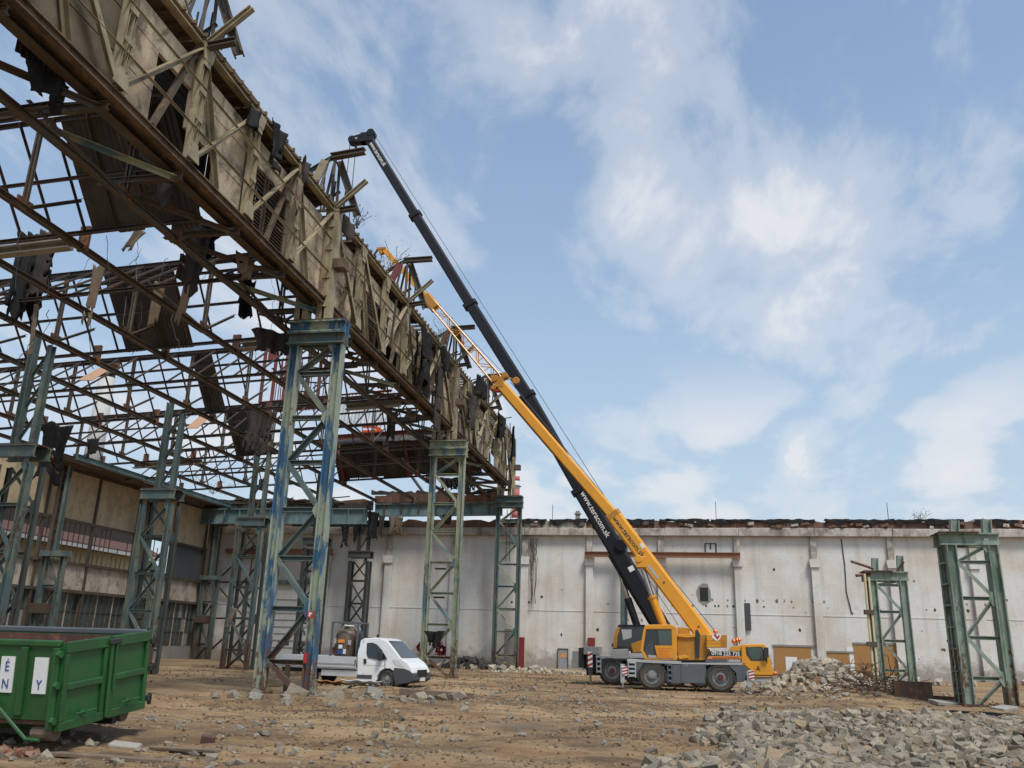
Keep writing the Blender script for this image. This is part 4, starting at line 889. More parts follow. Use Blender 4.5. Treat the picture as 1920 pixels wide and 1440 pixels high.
oc = pz1('operator_cab', [(738, 488), (724, 430), (752, 256), (958, 256), (976, 400), (988, 490)], -1.22, -.38, 'glass_dark', cr, 0)
pz1('cab_roof', [(725, 262), (738, 234), (756, 223), (960, 222), (986, 236), (1000, 262)], -1.27, -.34, 'crane_yellow', oc, .03)
pz1('front_pillar', [(700, 430), (726, 262), (748, 262), (724, 430), (762, 498), (735, 498)], -1.265, -.36, 'crane_yellow', oc, .01); pz1('middle_pillar', [(833, 262), (843, 262), (850, 400), (838, 400)], -1.25, -1.2, 'dark_part', oc, 0)
pz1('rear_pillar', [(955, 262), (1000, 262), (1002, 508), (968, 508), (960, 396)], -1.265, -.36, 'crane_yellow', oc, .015); dd = pz1('door_panel', [(818, 395), (968, 395), (968, 497), (840, 497)], -1.262, -1.2, 'crane_yellow', oc, .012)
pz1('sill', [(735, 497), (1002, 505), (1002, 516), (745, 512)], -1.27, -.36, 'crane_ochre', oc, .01); pz1('seat', [(745, 400), (800, 360), (815, 480), (745, 480)], -1.225, -1.222, 'bumper_grey', oc, 0); pz1('door_window', [(846, 268), (950, 268), (962, 388), (858, 388)], -1.232, -1.224, 'glass_green', oc, 0); pz1('pale_floor', [(760, 470), (830, 475), (836, 492), (770, 492)], -1.226, -1.222, 'light_grey', oc, 0)  # the light grey piece is the pale cab floor in the open doorway
for i in range(6): w_ = (120, 95, 110, 90, 118, 105)[i]; pz1('print_line', [(838+i*1.5, 416+i*13), (838+w_, 416+i*13), (838+w_, 420+i*13), (838+i*1.5, 420+i*13)], -1.266, -1.262, 'orange_paint', dd, 0)
# boom
YB = 43.4
P0, P1, P2 = at(1333, 1208, Y=YB), at(1148, 963, Y=YB), at(940, 722, Y=YB)
J0, J1, J2 = at(930, 710, Y=YB), at(808, 567, Y=YB), at(722, 470, Y=YB)
def bs(name, p, q, w, h, mat, kind='oct', par=None, O=OY): return MB().ext(Vector(p)-O, Vector(q)-O, prof(kind, w, h)).build(name, mat, par or cr, bev=.012)
b0 = bs('boom_base', P0, P1, .6, .76, 'crane_yellow'); b1 = bs('boom_section', P1-(P1-P0)*.02, P2, .46, .56, 'crane_yellow')
bs('boom_underside', P1+(P2-P1)*.02+Vector((-.2, 0, -.2)), P2+Vector((-.17, 0, -.19)), .3, .12, 'dark_part', 'box', b1)
bs('boom_collar', P1-(P1-P0).normalized()*.22, P1+(P1-P0).normalized()*.03, .63, .8, 'crane_ochre', par=b0)
d01 = (P0-P1).normalized(); n01 = Vector((-d01.z, 0, d01.x)); n01 = n01 if n01.z > 0 else -n01
boom_text('www.teracom.sk', 'boom_lettering', P1, P0, .7, 'black_print', b0, OY, .37, .185, YB-.305, -.06, .95)
for px, py, s in ((1245, 1092, .05), (1310, 1175, .05)): p = at(px, py, Y=YB-.31)-OY; MB().cyl(p, p+Vector((0, -.01, 0)), s, 8).build('bolt', 'dark_part', b0)
p = at(1216, 1061, Y=YB-.305); bs('boom_plate', p, p+d01*.75, .012, .14, 'light_grey', 'box', b0)
p = at(1199, 1027, Y=YB-.31)-OY; bs('white_label', at(1201, 1019, Y=YB-.3), at(1207, 1028, Y=YB-.3), .02, .16, 'white_paint', 'box', b0)
bk = at(1205, 1053, Y=YB); MB().box(bk-OY+Vector((-.05, 0, -.05)), (.5, .75, .55)).cyl(bk-OY+Vector((-.2, -.42, .1)), bk-OY+Vector((-.2, .42, .1)), .2, 12).build('ram_bracket', 'crane_yellow', b0, bev=.03)
r0, r1, r2 = at(1246, 1178, Y=YB), at(1224, 1122, Y=YB), at(1204, 1062, Y=YB)
MB().cyl(r0-OY, r1-OY, .19, 14).cyl(r1-OY, r1-OY+(r1-r0).normalized()*.12, .24, 14).build('lift_ram', 'crane_yellow', cr); MB().cyl(r1-OY, r2-OY, .12, 12).build('ram_rod', 'chrome', cr)
hd = MB().box((0, 0, 0), (.5, .5, .6)).cyl((-.25, -.3, .2), (-.25, .3, .2), .2, 12).cyl((.3, -.26, .38), (.3, .26, .38), .17, 12).cyl((-.3, -.25, -.3), (-.3, .25, -.3), .14, 10).bar((.3, 0, .38), (.9, 0, .1), .06, .06).cyl((.9, -.1, .1), (.9, .1, .1), .2, 12).build('boom_head', 'crane_ochre', cr, bev=.02, loc=at(937, 718, Y=YB)-OY)
MB().box((-.35, 0, -.35), (.3, .4, .12)).box((-.1, 0, -.45), (.34, .4, .1)).build('sheave_guard', 'red_paint', hd)
# lattice fly jib
jb = MB(); d = (J1-J0).normalized(); n = Vector((-d.z, 0, d.x)); n = n if n.z > 0 else -n; L = (J1-J0).length
ch = []
for sn, sy in ((1, 1), (1, -1), (-1, 1), (-1, -1)): ch.append((n*(.27*sn)+Vector((0, .25*sy, 0))))
J0L = J0-OY; jib = MB()
for c in ch: jib.cyl(J0L+c*1.05, J0L+d*L+c*.75, .05, 6)
jib = jib.build('fly_jib', 'crane_yellow', cr); N_ = 9
for i in range(N_):
    a = L*i/N_; b = L*(i+1)/N_; f = 1.05-.3*i/N_
    for c1_, c2_ in ((0, 2), (1, 3), (0, 1), (2, 3)):
        p, q = (ch[c1_], ch[c2_]) if i % 2 else (ch[c2_], ch[c1_])
        MB().cyl(J0L+d*a+p*f, J0L+d*b+q*f, .024, 5).build('lacing', 'crane_yellow', jib)
    MB().cyl(J0L+d*a+ch[1]*f, J0L+d*a+ch[3]*f, .024, 5).build('lacing', 'crane_yellow', jib)
MB().ext(J1-OY, J2-OY, prof('box', .3, .3)).build('fly_section', 'crane_yellow', jib, bev=.02); MB().ext(J1-OY-d*.5, J1-OY+d*.5, prof('oct', .5, .62)).build('jib_knuckle', 'crane_ochre', jib, bev=.02)
tp = J2-OY; MB().cyl(tp+Vector((-.2, -.12, -.05)), tp+Vector((-.2, .12, -.05)), .18, 12).box(tp+Vector((-.22, 0, .12)), (.55, .28, .12)).build('tip_sheave', 'crane_ochre', jib); MB().path([tp+Vector((-.2, 0, -.2)), tp+Vector((-.2, 0, -1.4))], .02, 5).path([tp+Vector((.25, 0, -.2)), tp+Vector((.25, 0, -.5))], .06, 6).build('hoist_rope', 'rope', jib)
def rope(par, a, b, O, r=.018, name='rope'): return MB().cyl(Vector(a)-O, Vector(b)-O, r, 5).build(name, 'rope', par)
rope(cr, at(1338, 1180, Y=YB), at(957, 716, Y=YB), OY); rope(cr, at(957, 714, Y=YB), at(735, 478, Y=YB), OY, .014); rope(cr, at(1205, 1070, Y=YB), at(1272, 1172, Y=YB), OY, .014)
# outriggers
for zx, z0, z1 in ((560, 545, 745), (1582, 600, 790)):
    x, zt = q1(zx, z0); o = MB().bx(x-.09, x+.09, -1.75, -1.6, .3, zt).build('outrigger_leg', 'light_grey', cr); MB().cyl((x, -1.675, .06), (x, -1.675, .4), .055, 10).build('outrigger_rod', 'chrome', o); MB().cyl((x, -1.675, -.04), (x, -1.675, .08), .24, 14).build('foot_plate', 'dark_part', o)
    MB().bx(x-.1, x+.1, -1.6, .2, zt-.42, zt-.2).build('outrigger_beam', 'dark_part', cr); zz0 = .55; striped(o, 'warning_board', x-.02, x+.22, .62, 1.02, -1.77)
pz1('pad_box', [(472, 425), (595, 422), (597, 502), (474, 500)], -1.3, -.2, 'steel_plate', cr, .015)

# --- black crane behind, only its rear and cab clear the yellow one
OB = Vector((-1.2, 47.4, 0)); bc = thing('mobile_crane', 'second mobile crane behind, with long black telescopic boom', 'crane', OB)
YK = 46.15
def q2(zx, zy): p = at(1040+zx/4.364, 1120+zy/4.364, Y=YK); return p.x-OB.x, p.z
def pz2(name, pts, y0, y1, mat, par=bc, bev=.015): return MB().prism([q2(*a) for a in pts], y0, y1).build(name, mat, par, bev=bev)
pz2('chassis', [(250, 520), (1240, 520), (1240, 650), (250, 640)], -.7, .7, 'dark_part'); pz2('deck', [(336, 476), (1240, 480), (1240, 502), (336, 496)], -1.25, 1.25, 'light_grey')
for s in (-1, 1):
    ya, yb = (-1.25, -1.1) if s < 0 else (1.1, 1.25)
    for cxz in (470, 672, 985, 1190):
        cx_, cz_ = q2(cxz, 628); wheel(bc, cx_, s*1.0, .69, .69, .44, s, 'hub_red', 'tyre')
    pz2('mudguard', [(372, 640), (385, 575), (430, 520), (600, 520), (600, 500), (380, 500), (380, 560), (366, 640)], ya, yb, 'dark_part')
(a, b), (c, d_) = q2(340, 620), q2(382, 482); steps(bc, a, c, b, d_, 4, -1.27)
pz2('rear_cabinet', [(236, 400), (360, 404), (360, 470), (236, 466)], -1.2, 1.1, 'steel_plate'); pz2('rear_box', [(190, 412), (238, 410), (240, 580), (190, 576)], -1.0, 1.0, 'felt_brown'); pz2('rear_door', [(142, 440), (190, 440), (188, 580), (138, 576)], -1.05, -1.0, 'steel_plate')
pz2('rear_frame', [(250, 470), (336, 470), (336, 600), (250, 600)], -1.1, 1.1, 'crane_black')
x, zt = q2(300, 500); o = MB().bx(x-.1, x+.1, -1.85, -1.68, .5, zt).build('outrigger_leg', 'dark_part', bc); MB().cyl((x, -1.76, 0.05), (x, -1.76, .6), .06, 8).build('outrigger_rod', 'chrome', o); MB().cyl((x, -1.76, -.04), (x, -1.76, .08), .22, 12).build('foot_plate', 'dark_part', o); striped(o, 'warning_board', x-.12, x+.12, .85, 1.6, -1.87)
pz2('slewing_frame', [(620, 440), (1200, 440), (1200, 480), (620, 480)], -.9, .9, 'dark_part'); pz2('tail', [(900, 300), (1220, 300), (1220, 440), (900, 440)], -.9, .9, 'crane_ochre')
kc = pz2('operator_cab', [(490, 415), (486, 380), (500, 270), (522, 236), (735, 236), (735, 440), (600, 440)], -1.2, -.3, 'glass_dark', bc, 0)
pz2('cab_roof', [(512, 240), (525, 224), (735, 224), (735, 240)], -1.26, -.25, 'crane_black', kc, .01); pz2('front_pillar', [(478, 415), (484, 330), (510, 250), (524, 240), (534, 248), (512, 330), (508, 415)], -1.25, -.27, 'crane_ochre', kc, .01)
pz2('lower_panel', [(625, 380), (735, 340), (735, 445), (640, 452)], -1.25, -.27, 'crane_ochre', kc, .01); pz2('cab_base', [(476, 395), (620, 400), (625, 440), (476, 425)], -1.24, -.3, 'felt_brown', kc, .01); pz2('rear_window', [(545, 262), (630, 262), (628, 330), (560, 350)], -1.215, -1.2, 'light_grey', kc, 0); pz2('door_sill', [(610, 455), (740, 455), (740, 490), (610, 490)], -1.24, -.3, 'light_grey', kc, .01)
YL = 47.4
K = [at(1253, 1196, Y=YL), at(1089, 918, Y=YL), at(989, 742, Y=YL), at(882, 571, Y=YL), at(779, 404, Y=YL), at(692, 262, Y=YL)]
WD = [(.7, .92), (.6, .78), (.54, .7), (.5, .64), (.46, .6)]
ks = []
for i in range(5):
    o = bs('boom_section', K[i], K[i+1], WD[i][0], WD[i][1], 'crane_black', 'oct', bc, OB); ks.append(o)
    if i: dr_ = (K[i+1]-K[i]).normalized(); bs('boom_collar', K[i]-dr_*.16, K[i]+dr_*.12, WD[i-1][0]+.12, WD[i-1][1]+.2, 'crane_black', 'oct', o, OB)
d0 = (K[1]-K[0]).normalized(); n0 = Vector((-d0.z, 0, d0.x)); n0 = n0 if n0.z > 0 else -n0
bs('boom_belly', K[0]+d0*.6-n0*.04, K[0]+d0*5.2-n0*.1, .6, .95, 'crane_black', 'oct', ks[0], OB)
MB().cyl(at(1164, 1022, Y=YL-.5)-OB, at(1164, 1022, Y=YL+.5)-OB, .3, 14).build('boom_pin', 'crane_black', ks[0])
boom_text('www.teracom.sk', 'boom_lettering', K[1], K[0], .8, 'white_paint', ks[0], OB, .44, .18, YL-.355, .0, .95)
boom_text('www.teracom.sk', 'boom_lettering', K[5], K[4], .5, 'white_paint', ks[4], OB, .42, .22, YL-.235, .0, .75)
bs('data_label', at(1181, 1062, Y=YL-.36), at(1186, 1071, Y=YL-.36), .02, .3, 'white_paint', 'box', ks[0], OB)
a0, a1, a2 = at(1196, 1178, Y=YL), at(1177, 1122, Y=YL), at(1159, 1062, Y=YL)
MB().cyl(a0-OB, a1-OB, .2, 14).build('lift_ram', 'crane_black', bc); MB().cyl(a1-OB, a2-OB, .13, 12).build('ram_rod', 'chrome', bc)
tip = K[5]-OB; hd = MB().box(tip+Vector((-.1, 0, .1)), (.9, .55, .7)).prism([(tip.x-1.35, tip.z-.25), (tip.x+.1, tip.z-.25), (tip.x+.35, tip.z+.6), (tip.x+.05, tip.z+.5), (tip.x-1.35, tip.z+.18)], tip.y-.26, tip.y+.26).cyl(tip+Vector((-1.15, -.3, 0)), tip+Vector((-1.15, .3, 0)), .26, 14).cyl(tip+Vector((.15, -.3, .4)), tip+Vector((.15, .3, .4)), .28, 14).build('boom_head', 'crane_black', bc, bev=.02)
MB().box(tip+Vector((-.95, -.27, .02)), (.42, .03, .12)).build('head_label', 'light_grey', hd)
t0 = K[5]+Vector((-1.35, 0, 0)); t1 = K[5]+Vector((-.9, 0, -.2))
rope(bc, t0, (t0.x+.05, YL, 17.5), OB, .028, 'hoist_rope'); rope(bc, t1, (t1.x, YL, 17.2), OB, .03, 'hoist_rope'); MB().cyl(t1-OB, t1-OB+Vector((0, 0, -.7)), .09, 8).build('rope_socket', 'dark_part', bc)
MB().box(Vector((t1.x, YL, 16.9))-OB, (.4, .35, .6)).cyl(Vector((t1.x, YL, 16.2))-OB, Vector((t1.x, YL, 16.7))-OB, .1, 8).build('hook_block', 'crane_ochre', bc, bev=.03)
rope(bc, K[5]+Vector((.4, 0, .3)), K[1]+Vector((.9, 0, .3)), OB, .018); rope(bc, K[1]+Vector((.9, 0, .3)), K[0]+Vector((1., 0, .6)), OB, .018)

# ------------------------------------------------------------------ white flatbed truck
OT = Vector((-12.9, 37., 0)); tr = thing('flatbed_truck', 'white flatbed truck parked behind the blue column', 'truck', OT, (0, 0, R(-5)))
def q3(zx, zy, y=36.02): p = at(500+zx/5.647, 1130+zy/5.647, Y=y); return p.x-OT.x, p.z
def loft(name, pts, wf, mat, par, bev=.03):
    n = len(pts); bm = bmesh.new(); A = [bm.verts.new((x, -wf(x, z), z)) for x, z in pts]; B = [bm.verts.new((x, wf(x, z), z)) for x, z in pts]
    bm.faces.new(A); bm.faces.new(B[::-1])
    for i in range(n): bm.faces.new((A[i], B[i], B[(i+1) % n], A[(i+1) % n]))
    bmesh.ops.recalc_face_normals(bm, faces=bm.faces); bmesh.ops.triangulate(bm, faces=[f for f in bm.faces if len(f.verts) > 4])
    me = bpy.data.meshes.new(name); bm.to_mesh(me); bm.free(); return obj(name, me, mat, par, bev)
def tw(x, z): return 1.0-max(0., z-1.15)*.13
wx, wz = q3(1405, 822); xr, _ = q3(545, 800)
cabp = [(1080, 838), (1080, 560), (1095, 440), (1112, 400), (1150, 380), (1260, 373), (1340, 384), (1395, 408), (1430, 440), (1560, 592), (1630, 640), (1668, 690), (1690, 740), (1690, 830), (1600, 858), (1500, 870)]
out = [q3(*a) for a in cabp]; arch = [(wx+.46*math.cos(t), wz+.46*math.sin(t)) for t in [R(a) for a in (-12, 15, 45, 75, 105, 135, 165, 192)]]; arch = [(x, max(z, .28)) for x, z in arch]
tc_ = loft('cab', out+arch+[q3(1275, 850)], tw, 'truck_white', tr, .035)
def tpanel(name, pts, mat, par, d=.008, both=True):
    for s in ((-1, 1) if both else (-1,)):
        P_ = [q3(*a) for a in pts]; MB().add([(x, s*(tw(x, z)+d), z) for x, z in P_], [tuple(range(len(P_)))]).build(name, mat, par)
tpanel('side_window', [(1180, 430), (1240, 425), (1290, 445), (1345, 500), (1415, 605), (1290, 603), (1200, 585), (1182, 540)], 'glass_dark', tc_)
tpanel('door_seam', [(1142, 400), (1147, 400), (1147, 800), (1142, 800)], 'bumper_grey', tc_); tpanel('door_seam', [(1384, 615), (1389, 615), (1392, 705), (1387, 705)], 'bumper_grey', tc_); tpanel('door_seam', [(1147, 660), (1384, 668), (1384, 672), (1147, 664)], 'light_grey', tc_)
tpanel('door_handle', [(1152, 598), (1185, 598), (1185, 650), (1155, 650)], 'dark_part', tc_, .02); tpanel('sill_trim', [(1080, 766), (1248, 770), (1244, 812), (1080, 806)], 'bumper_grey', tc_, .012)
tpanel('headlight', [(1468, 600), (1540, 615), (1600, 690), (1520, 668), (1485, 640)], 'lamp_glass', tc_, .012)
a = q3(1398, 410); a2 = q3(1430, 440); b = q3(1560, 592); MB().add([(a[0]+.01, -.76, a[1]+.012), (a[0]+.01, .76, a[1]+.012), (a2[0]+.012, .8, a2[1]+.012), (b[0]+.01, .92, b[1]+.015), (b[0]+.01, -.92, b[1]+.015), (a2[0]+.012, -.8, a2[1]+.012)], [(0, 1, 2, 5), (5, 2, 3, 4)]).build('windscreen', 'glass_dark', tc_)
loft('bumper', [q3(*p_) for p_ in ((1490, 690), (1600, 700), (1660, 722), (1700, 760), (1702, 828), (1660, 850), (1580, 866), (1502, 872), (1490, 830), (1468, 760))], lambda x, z: 1.015, 'bumper_grey', tc_, .03)
x, z = q3(1696, 745); MB().bx(x-.02, x+.04, -.5, .5, z-.15, z+.1).build('grille', 'black_print', tc_); MB().bx(x+.0, x+.06, -.26, .26, z-.35, z-.22).build('number_plate', 'white_paint', tc_)
for s in (-1, 1):
    x, z = q3(1350, 570); MB().box((x, s*1.13, z), (.14, .22, .36)).bar((x, s*.95, z-.12), (x, s*1.1, z-.12), .05, .05).build('mirror', 'dark_part', tc_, bev=.04)
    wheel(tr, wx, s*.86, .335, .335, .22, s, 'rim_grey', 'tyre'); wheel(tr, xr, s*.86, .335, .335, .24, s, 'rim_grey', 'tyre')
    x0 = q3(175, 700)[0]; x1 = q3(1072, 700)[0]; zb, zt_ = q3(900, 690)[1], q3(900, 572)[1]
    sb = MB().bx(x0, x1, s*1.04-.02, s*1.04+.02, zb, zt_).build('side_board', 'bed_grey', tr, bev=.008)
    for k in (.28, .36): MB().bx(x0+.02, x1-.02, s*1.065-.012, s*1.065+.012, zb+(zt_-zb)*k, zb+(zt_-zb)*(k+.04)).build('board_rib', 'light_grey', sb)
    MB().bx(x1-.06, x1-.02, s*1.06-.02, s*1.06+.02, zb+.1, zt_-.12).build('latch', 'dark_part', sb)
    lt = MB().bx(xr+.55, wx-.75, s*.95-.02, s*.95+.02, .36, .6).build('side_guard', 'bed_grey', tr); MB().bx(xr-.52, xr+.48, s*.98-.02, s*.98+.02, .64, .72).build('mudguard', 'dark_part', tr)
MB().bx(x0, x1, -1.02, 1.02, zb-.06, zb+.02).build('bed_floor', 'bed_grey', tr); MB().bx(x0-.03, x0+.01, -1.02, 1.02, zb+.02, zt_).build('tailboard', 'bed_grey', tr); MB().bx(x0, x1+.2, -.45, .45, .45, zb-.07).build('chassis', 'dark_part', tr)
x1b = q3(1085, 700)[0]; zh = q3(1085, 335)[1]; hb = MB().bx(x1b-.06, x1b+.0, -.95, .95, zb, zh-.12).build('headboard', 'dark_part', tr); MB().bx(x1b-.07, x1b+.01, -.95, -.87, zb, zh+.02).bx(x1b-.07, x1b+.01, .87, .95, zb, zh+.02).build('headboard_post', 'dark_part', hb)
tr.location.x -= .42
# tank unit in its steel cage, carried on the truck bed
xc, zc = q3(895, 210); xl, _ = q3(765, 210); xg, _ = q3(1040, 210); zf = zb+.02
tk = thing('tank_unit', 'brown tank with labels inside a grey steel cage on the truck bed', 'tank', (OT.x-.42+(xl+xg)/2, OT.y, zf)); hw = (xg-xl)/2; hh = zc-zf
fr = []
for sx in (-1, 1):
    for sy in (-1, 1): MB().bx(sx*hw-.04, sx*hw+.04, sy*.6-.04, sy*.6+.04, 0, hh).build('cage_post', 'crane_grey', tk)
for z in (.03, hh): MB().bx(-hw, hw, -.64, -.56, z-.03, z+.03).bx(-hw, hw, .56, .64, z-.03, z+.03).bx(-hw-.03, -hw+.03, -.6, .6, z-.03, z+.03).bx(hw-.03, hw+.03, -.6, .6, z-.03, z+.03).build('cage_frame', 'crane_grey', tk)
tb = MB().lathe([(.001, .06), (.42, .1), (.47, .2), (.47, hh-.5), (.36, hh-.32), (.001, hh-.25)], (-.12, 0, 0), 'z', 20).build('tank', 'tank_brown', tk, smooth=True); MB().bx(.42, hw-.08, -.35, .35, .05, hh-.35).build('control_box', 'crane_grey', tk, bev=.02)
MB().path([(-.3, -.2, hh-.35), (-.2, -.2, hh-.12), (.2, -.1, hh-.15), (.35, 0, hh-.4)], .05, 7).path([(.1, .2, hh-.3), (.3, .2, hh-.1), (.5, 0, hh-.35)], .04, 7).build('pipework', 'steel_plate', tk)
for x, z, w_, h_, ma in ((-.18, .95, .3, .14, 'orange_print'), (-.2, .72, .18, .16, 'white_paint'), (-.2, .5, .2, .18, 'blue_print'), (.0, .52, .12, .2, 'white_paint'), (.2, .9, .14, .2, 'light_grey'), (-.46, .95, .1, .2, 'light_grey')): MB().bx(x-w_/2, x+w_/2, -.5, -.485, z-h_/2+.1, z+h_/2+.1).build('label_plate', ma, tb)

# ------------------------------------------------------------------ green skip in the left foreground
SK0 = Vector((-9.8, 13.0, .25)); sk = thing('skip_container', 'green steel roll-off skip with lettered white signs', 'skip', SK0, (R(5.6), 0, 0))
LW, LN, SH = 2.32, 5.4, 1.39      # width (into the scene), length (to the left), height
MB().bx(-LN, 0, 0, .05, .2, SH-.06).build('long_side', 'skip_green', sk); MB().bx(-LN, 0, LW-.05, LW, .28, SH-.06).build('long_side', 'skip_green', sk)
MB().bx(-LN, -LN+.05, .05, LW-.05, .1, SH-.06).build('end_wall', 'skip_green', sk); MB().bx(-LN, -.06, .05, LW-.05, .12, .2).build('floor', 'skip_inside', sk)
MB().bx(-LN+.06, -.07, LW-.064, LW-.052, .2, SH-.08).bx(-LN+.06, -.07, .052, .064, .2, SH-.08).build('rusty_lining', 'skip_inside', sk)
for y in (-.04, LW-.06): MB().bx(-LN, -.02, y, y+.1, SH-.06, SH+.04).build('top_rim', 'skip_green' if y < 0 else 'crane_grey', sk, bev=.02)
MB().add([(-LN, .01, .2), (-.02, .01, .2), (-.02, .4, -.02), (-LN, .4, -.02)], [(0, 1, 2, 3)]).build('lower_chamfer', 'skip_green', sk)
for i in range(6): x = -.64-i*.8; MB().bx(x-.06, x+.06, -.07, -.001, .26, SH-.07).build('rib', 'skip_green', sk, bev=.015)
MB().bx(-.12, 0, -.05, -.001, .06, SH-.07).build('corner_post', 'skip_green', sk, bev=.01)
for i, (y0, y1) in enumerate(((.02, LW*.5-.06), (LW*.5+.06, LW-.02))):
    dr_ = MB().bx(.0, .04, y0, y1, .03, SH).build('door', 'skip_green', sk)
    MB().bx(.04, .1, y0, y1, SH-.16, SH+.02).bx(.04, .1, y0, y1, .03, .17).bx(.04, .09, y0, y0+.1, .17, SH-.16).bx(.04, .09, y1-.1, y1, .17, SH-.16).build('door_frame', 'skip_green', dr_, bev=.012); MB().bx(.04, .095, y0+.1, y1-.1, .64, .76).build('door_rail', 'skip_green', dr_, bev=.02)
    MB().cyl((.13, (y0+y1)/2-.25, .26), (.13, (y0+y1)/2+.28, .26), .016, 6).cyl((.06, (y0+y1)/2, .26), (.16, (y0+y1)/2, .26), .035, 8).build('door_latch', 'skip_green', dr_)
MB().cyl((.12, LW*.5-.03, .08), (.12, LW*.5-.03, SH-.02), .03, 8).cyl((.12, LW*.5+.1, .5), (.12, LW*.5+.1, SH-.02), .022, 8).build('lock_bar', 'skip_green', sk); MB().bx(.1, .16, LW*.5-.12, LW*.5+.2, SH-.12, SH-.02).build('lock_head', 'dark_part', sk, bev=.02)
for z in (.2, .74, 1.22):
    MB().cyl((-.02, -.05, z), (.05, -.05, z), .06, 8).build('hinge', 'skip_green', sk); MB().bx(-.02, .12, LW, LW+.12, z-.05, z+.05).bx(.06, .12, LW+.08, LW+.14, z-.12, z+.08).build('hinge', 'dark_part', sk, bev=.01)
MB().path([(-1.15, -.08, .52), (-.35, -.16, -.06), (-.12, -.14, -.07)], .03, 8).build('side_brace', 'skip_green', sk)
for y in (.16, LW-.4): MB().cyl((-.45, y, -.02), (-.06, y, -.02), .12, 14).build('roller', 'old_board', sk)
MB().bx(-LN, -.1, .55, .68, -.14, .11).bx(-LN, -.1, LW-.68, LW-.55, -.14, .11).build('skid_rail', 'dark_part', sk); 
for cx_, letters in ((-.95, ((.13, 'É'), (-.14, 'N'))), (-.33, ((-.14, 'Y'),))):
    sg = MB().bx(cx_-.125, cx_+.125, -.02, -.002, .6, 1.16).build('sign', 'white_paint', sk)
    for dz, ch_ in letters: text('sign_letter', ch_, .22, 'blue_print', sg, (cx_, -.026, .87+dz), (1, 0, 0), (0, 0, 1), .002, .8)

# ------------------------------------------------------------------ hanging felt, boards, scrap
def fb1(x): return float(fbm(np.array(x*1.), np.array(3.7), 2))/.75
def rag(name, label, p, w, h, seed, mat='felt', ax=(1, 0, 0), cat='roofing felt', curl=.25, group=None, tilt=0.):
    """torn limp sheet hung from its top edge: folds, ragged hem, missing bits, real thickness"""
    r = random.Random(seed); nx_, nz_ = max(6, int(w/.09)), max(8, int(h/.12)); ax = Vector(ax).normalized(); nn = Vector((-ax.y, ax.x, 0)); m = MB(); ph = [r.uniform(0, 6) for _ in range(6)]; sd = r.uniform(0, 50)
    for i in range(nx_+1):
        u0 = i/nx_; hem = h*(.5+.55*fb1(u0*2.2+sd)+.12*fb1(u0*9+sd))
        for j in range(nz_+1):
            f = j/nz_; pinch = 1-.3*math.sin(f*3.1)*abs(math.sin(ph[2]))-.25*f*abs(math.sin(ph[4])); u = (u0-.5)*w*pinch+.22*w*(fb1(f*2.5+sd+7)-.5)*f+.07*w*(fb1(f*11+sd+i*.3)-.5); z = -hem*f+.16*h*(fb1(u0*3+sd+21)-.5)*(1-f)
            d = curl*(.25+.75*f)*math.sin(u0*w*5.2+ph[3]+f*1.2)*.55+.35*curl*math.sin(u0*w*11+ph[5]+f*2.)+.25*h*.3*(fb1(f*1.7+sd+40)-.5)
            m.v.append(tuple(ax*u+nn*d+Vector((tilt*z, 0, z))))
    k = nz_+1
    for i in range(nx_):
        for j in range(nz_):
            hole = fb1(i*.55+sd*3)+fb1(j*.5+sd*5)+.5*fb1((i+j)*.4+sd)
            if ((j > nz_*.75 and fb1(i*.5+sd*2) > .62) or (hole > 1.62 and j > 2)): continue
            m.f.append((i*k+j, i*k+j+1, (i+1)*k+j+1, (i+1)*k+j))
    o = m.build(name, mat, smooth=True, loc=p); md = o.modifiers.new('thick', 'SOLIDIFY'); md.thickness = .03
    if label: tag(o, label, cat, group)
    return o
bundle = thing('felt_bundle', 'large black felt bundle with boards hanging at the left of the roof', 'roofing felt', at(86, 445, X=-23))
for i, (dx, w_, h_, ma) in enumerate(((-.6, .5, 2.6, 'felt'), (-.1, 1.2, 3.6, 'felt'), (.1, 1.1, 3.7, 'felt'), (.0, 1.1, 3.4, 'felt'), (.45, .6, 3., 'felt_brown'), (-.2, .9, 3.7, 'felt'))):
    o = rag('felt_layer', None, (0, 0, 0), w_, h_, 60+i, ma, (1, .2*i, 0)); o.parent = bundle; o.location = (dx, -.1*i, -.2*(i % 2))
for i, (dx, dz, L, tl) in enumerate(((.5, .3, 1.5, .1), (.25, -.7, 2.1, .16), (.5, -2.9, 1.9, -.05))):
    o = MB().box((0, 0, -L/2), (.16, .05, L)).build('board', 'old_board', bundle, bev=.01); o.location = (dx, -.35, dz); o.rotation_euler = (0.05, tl, 0)
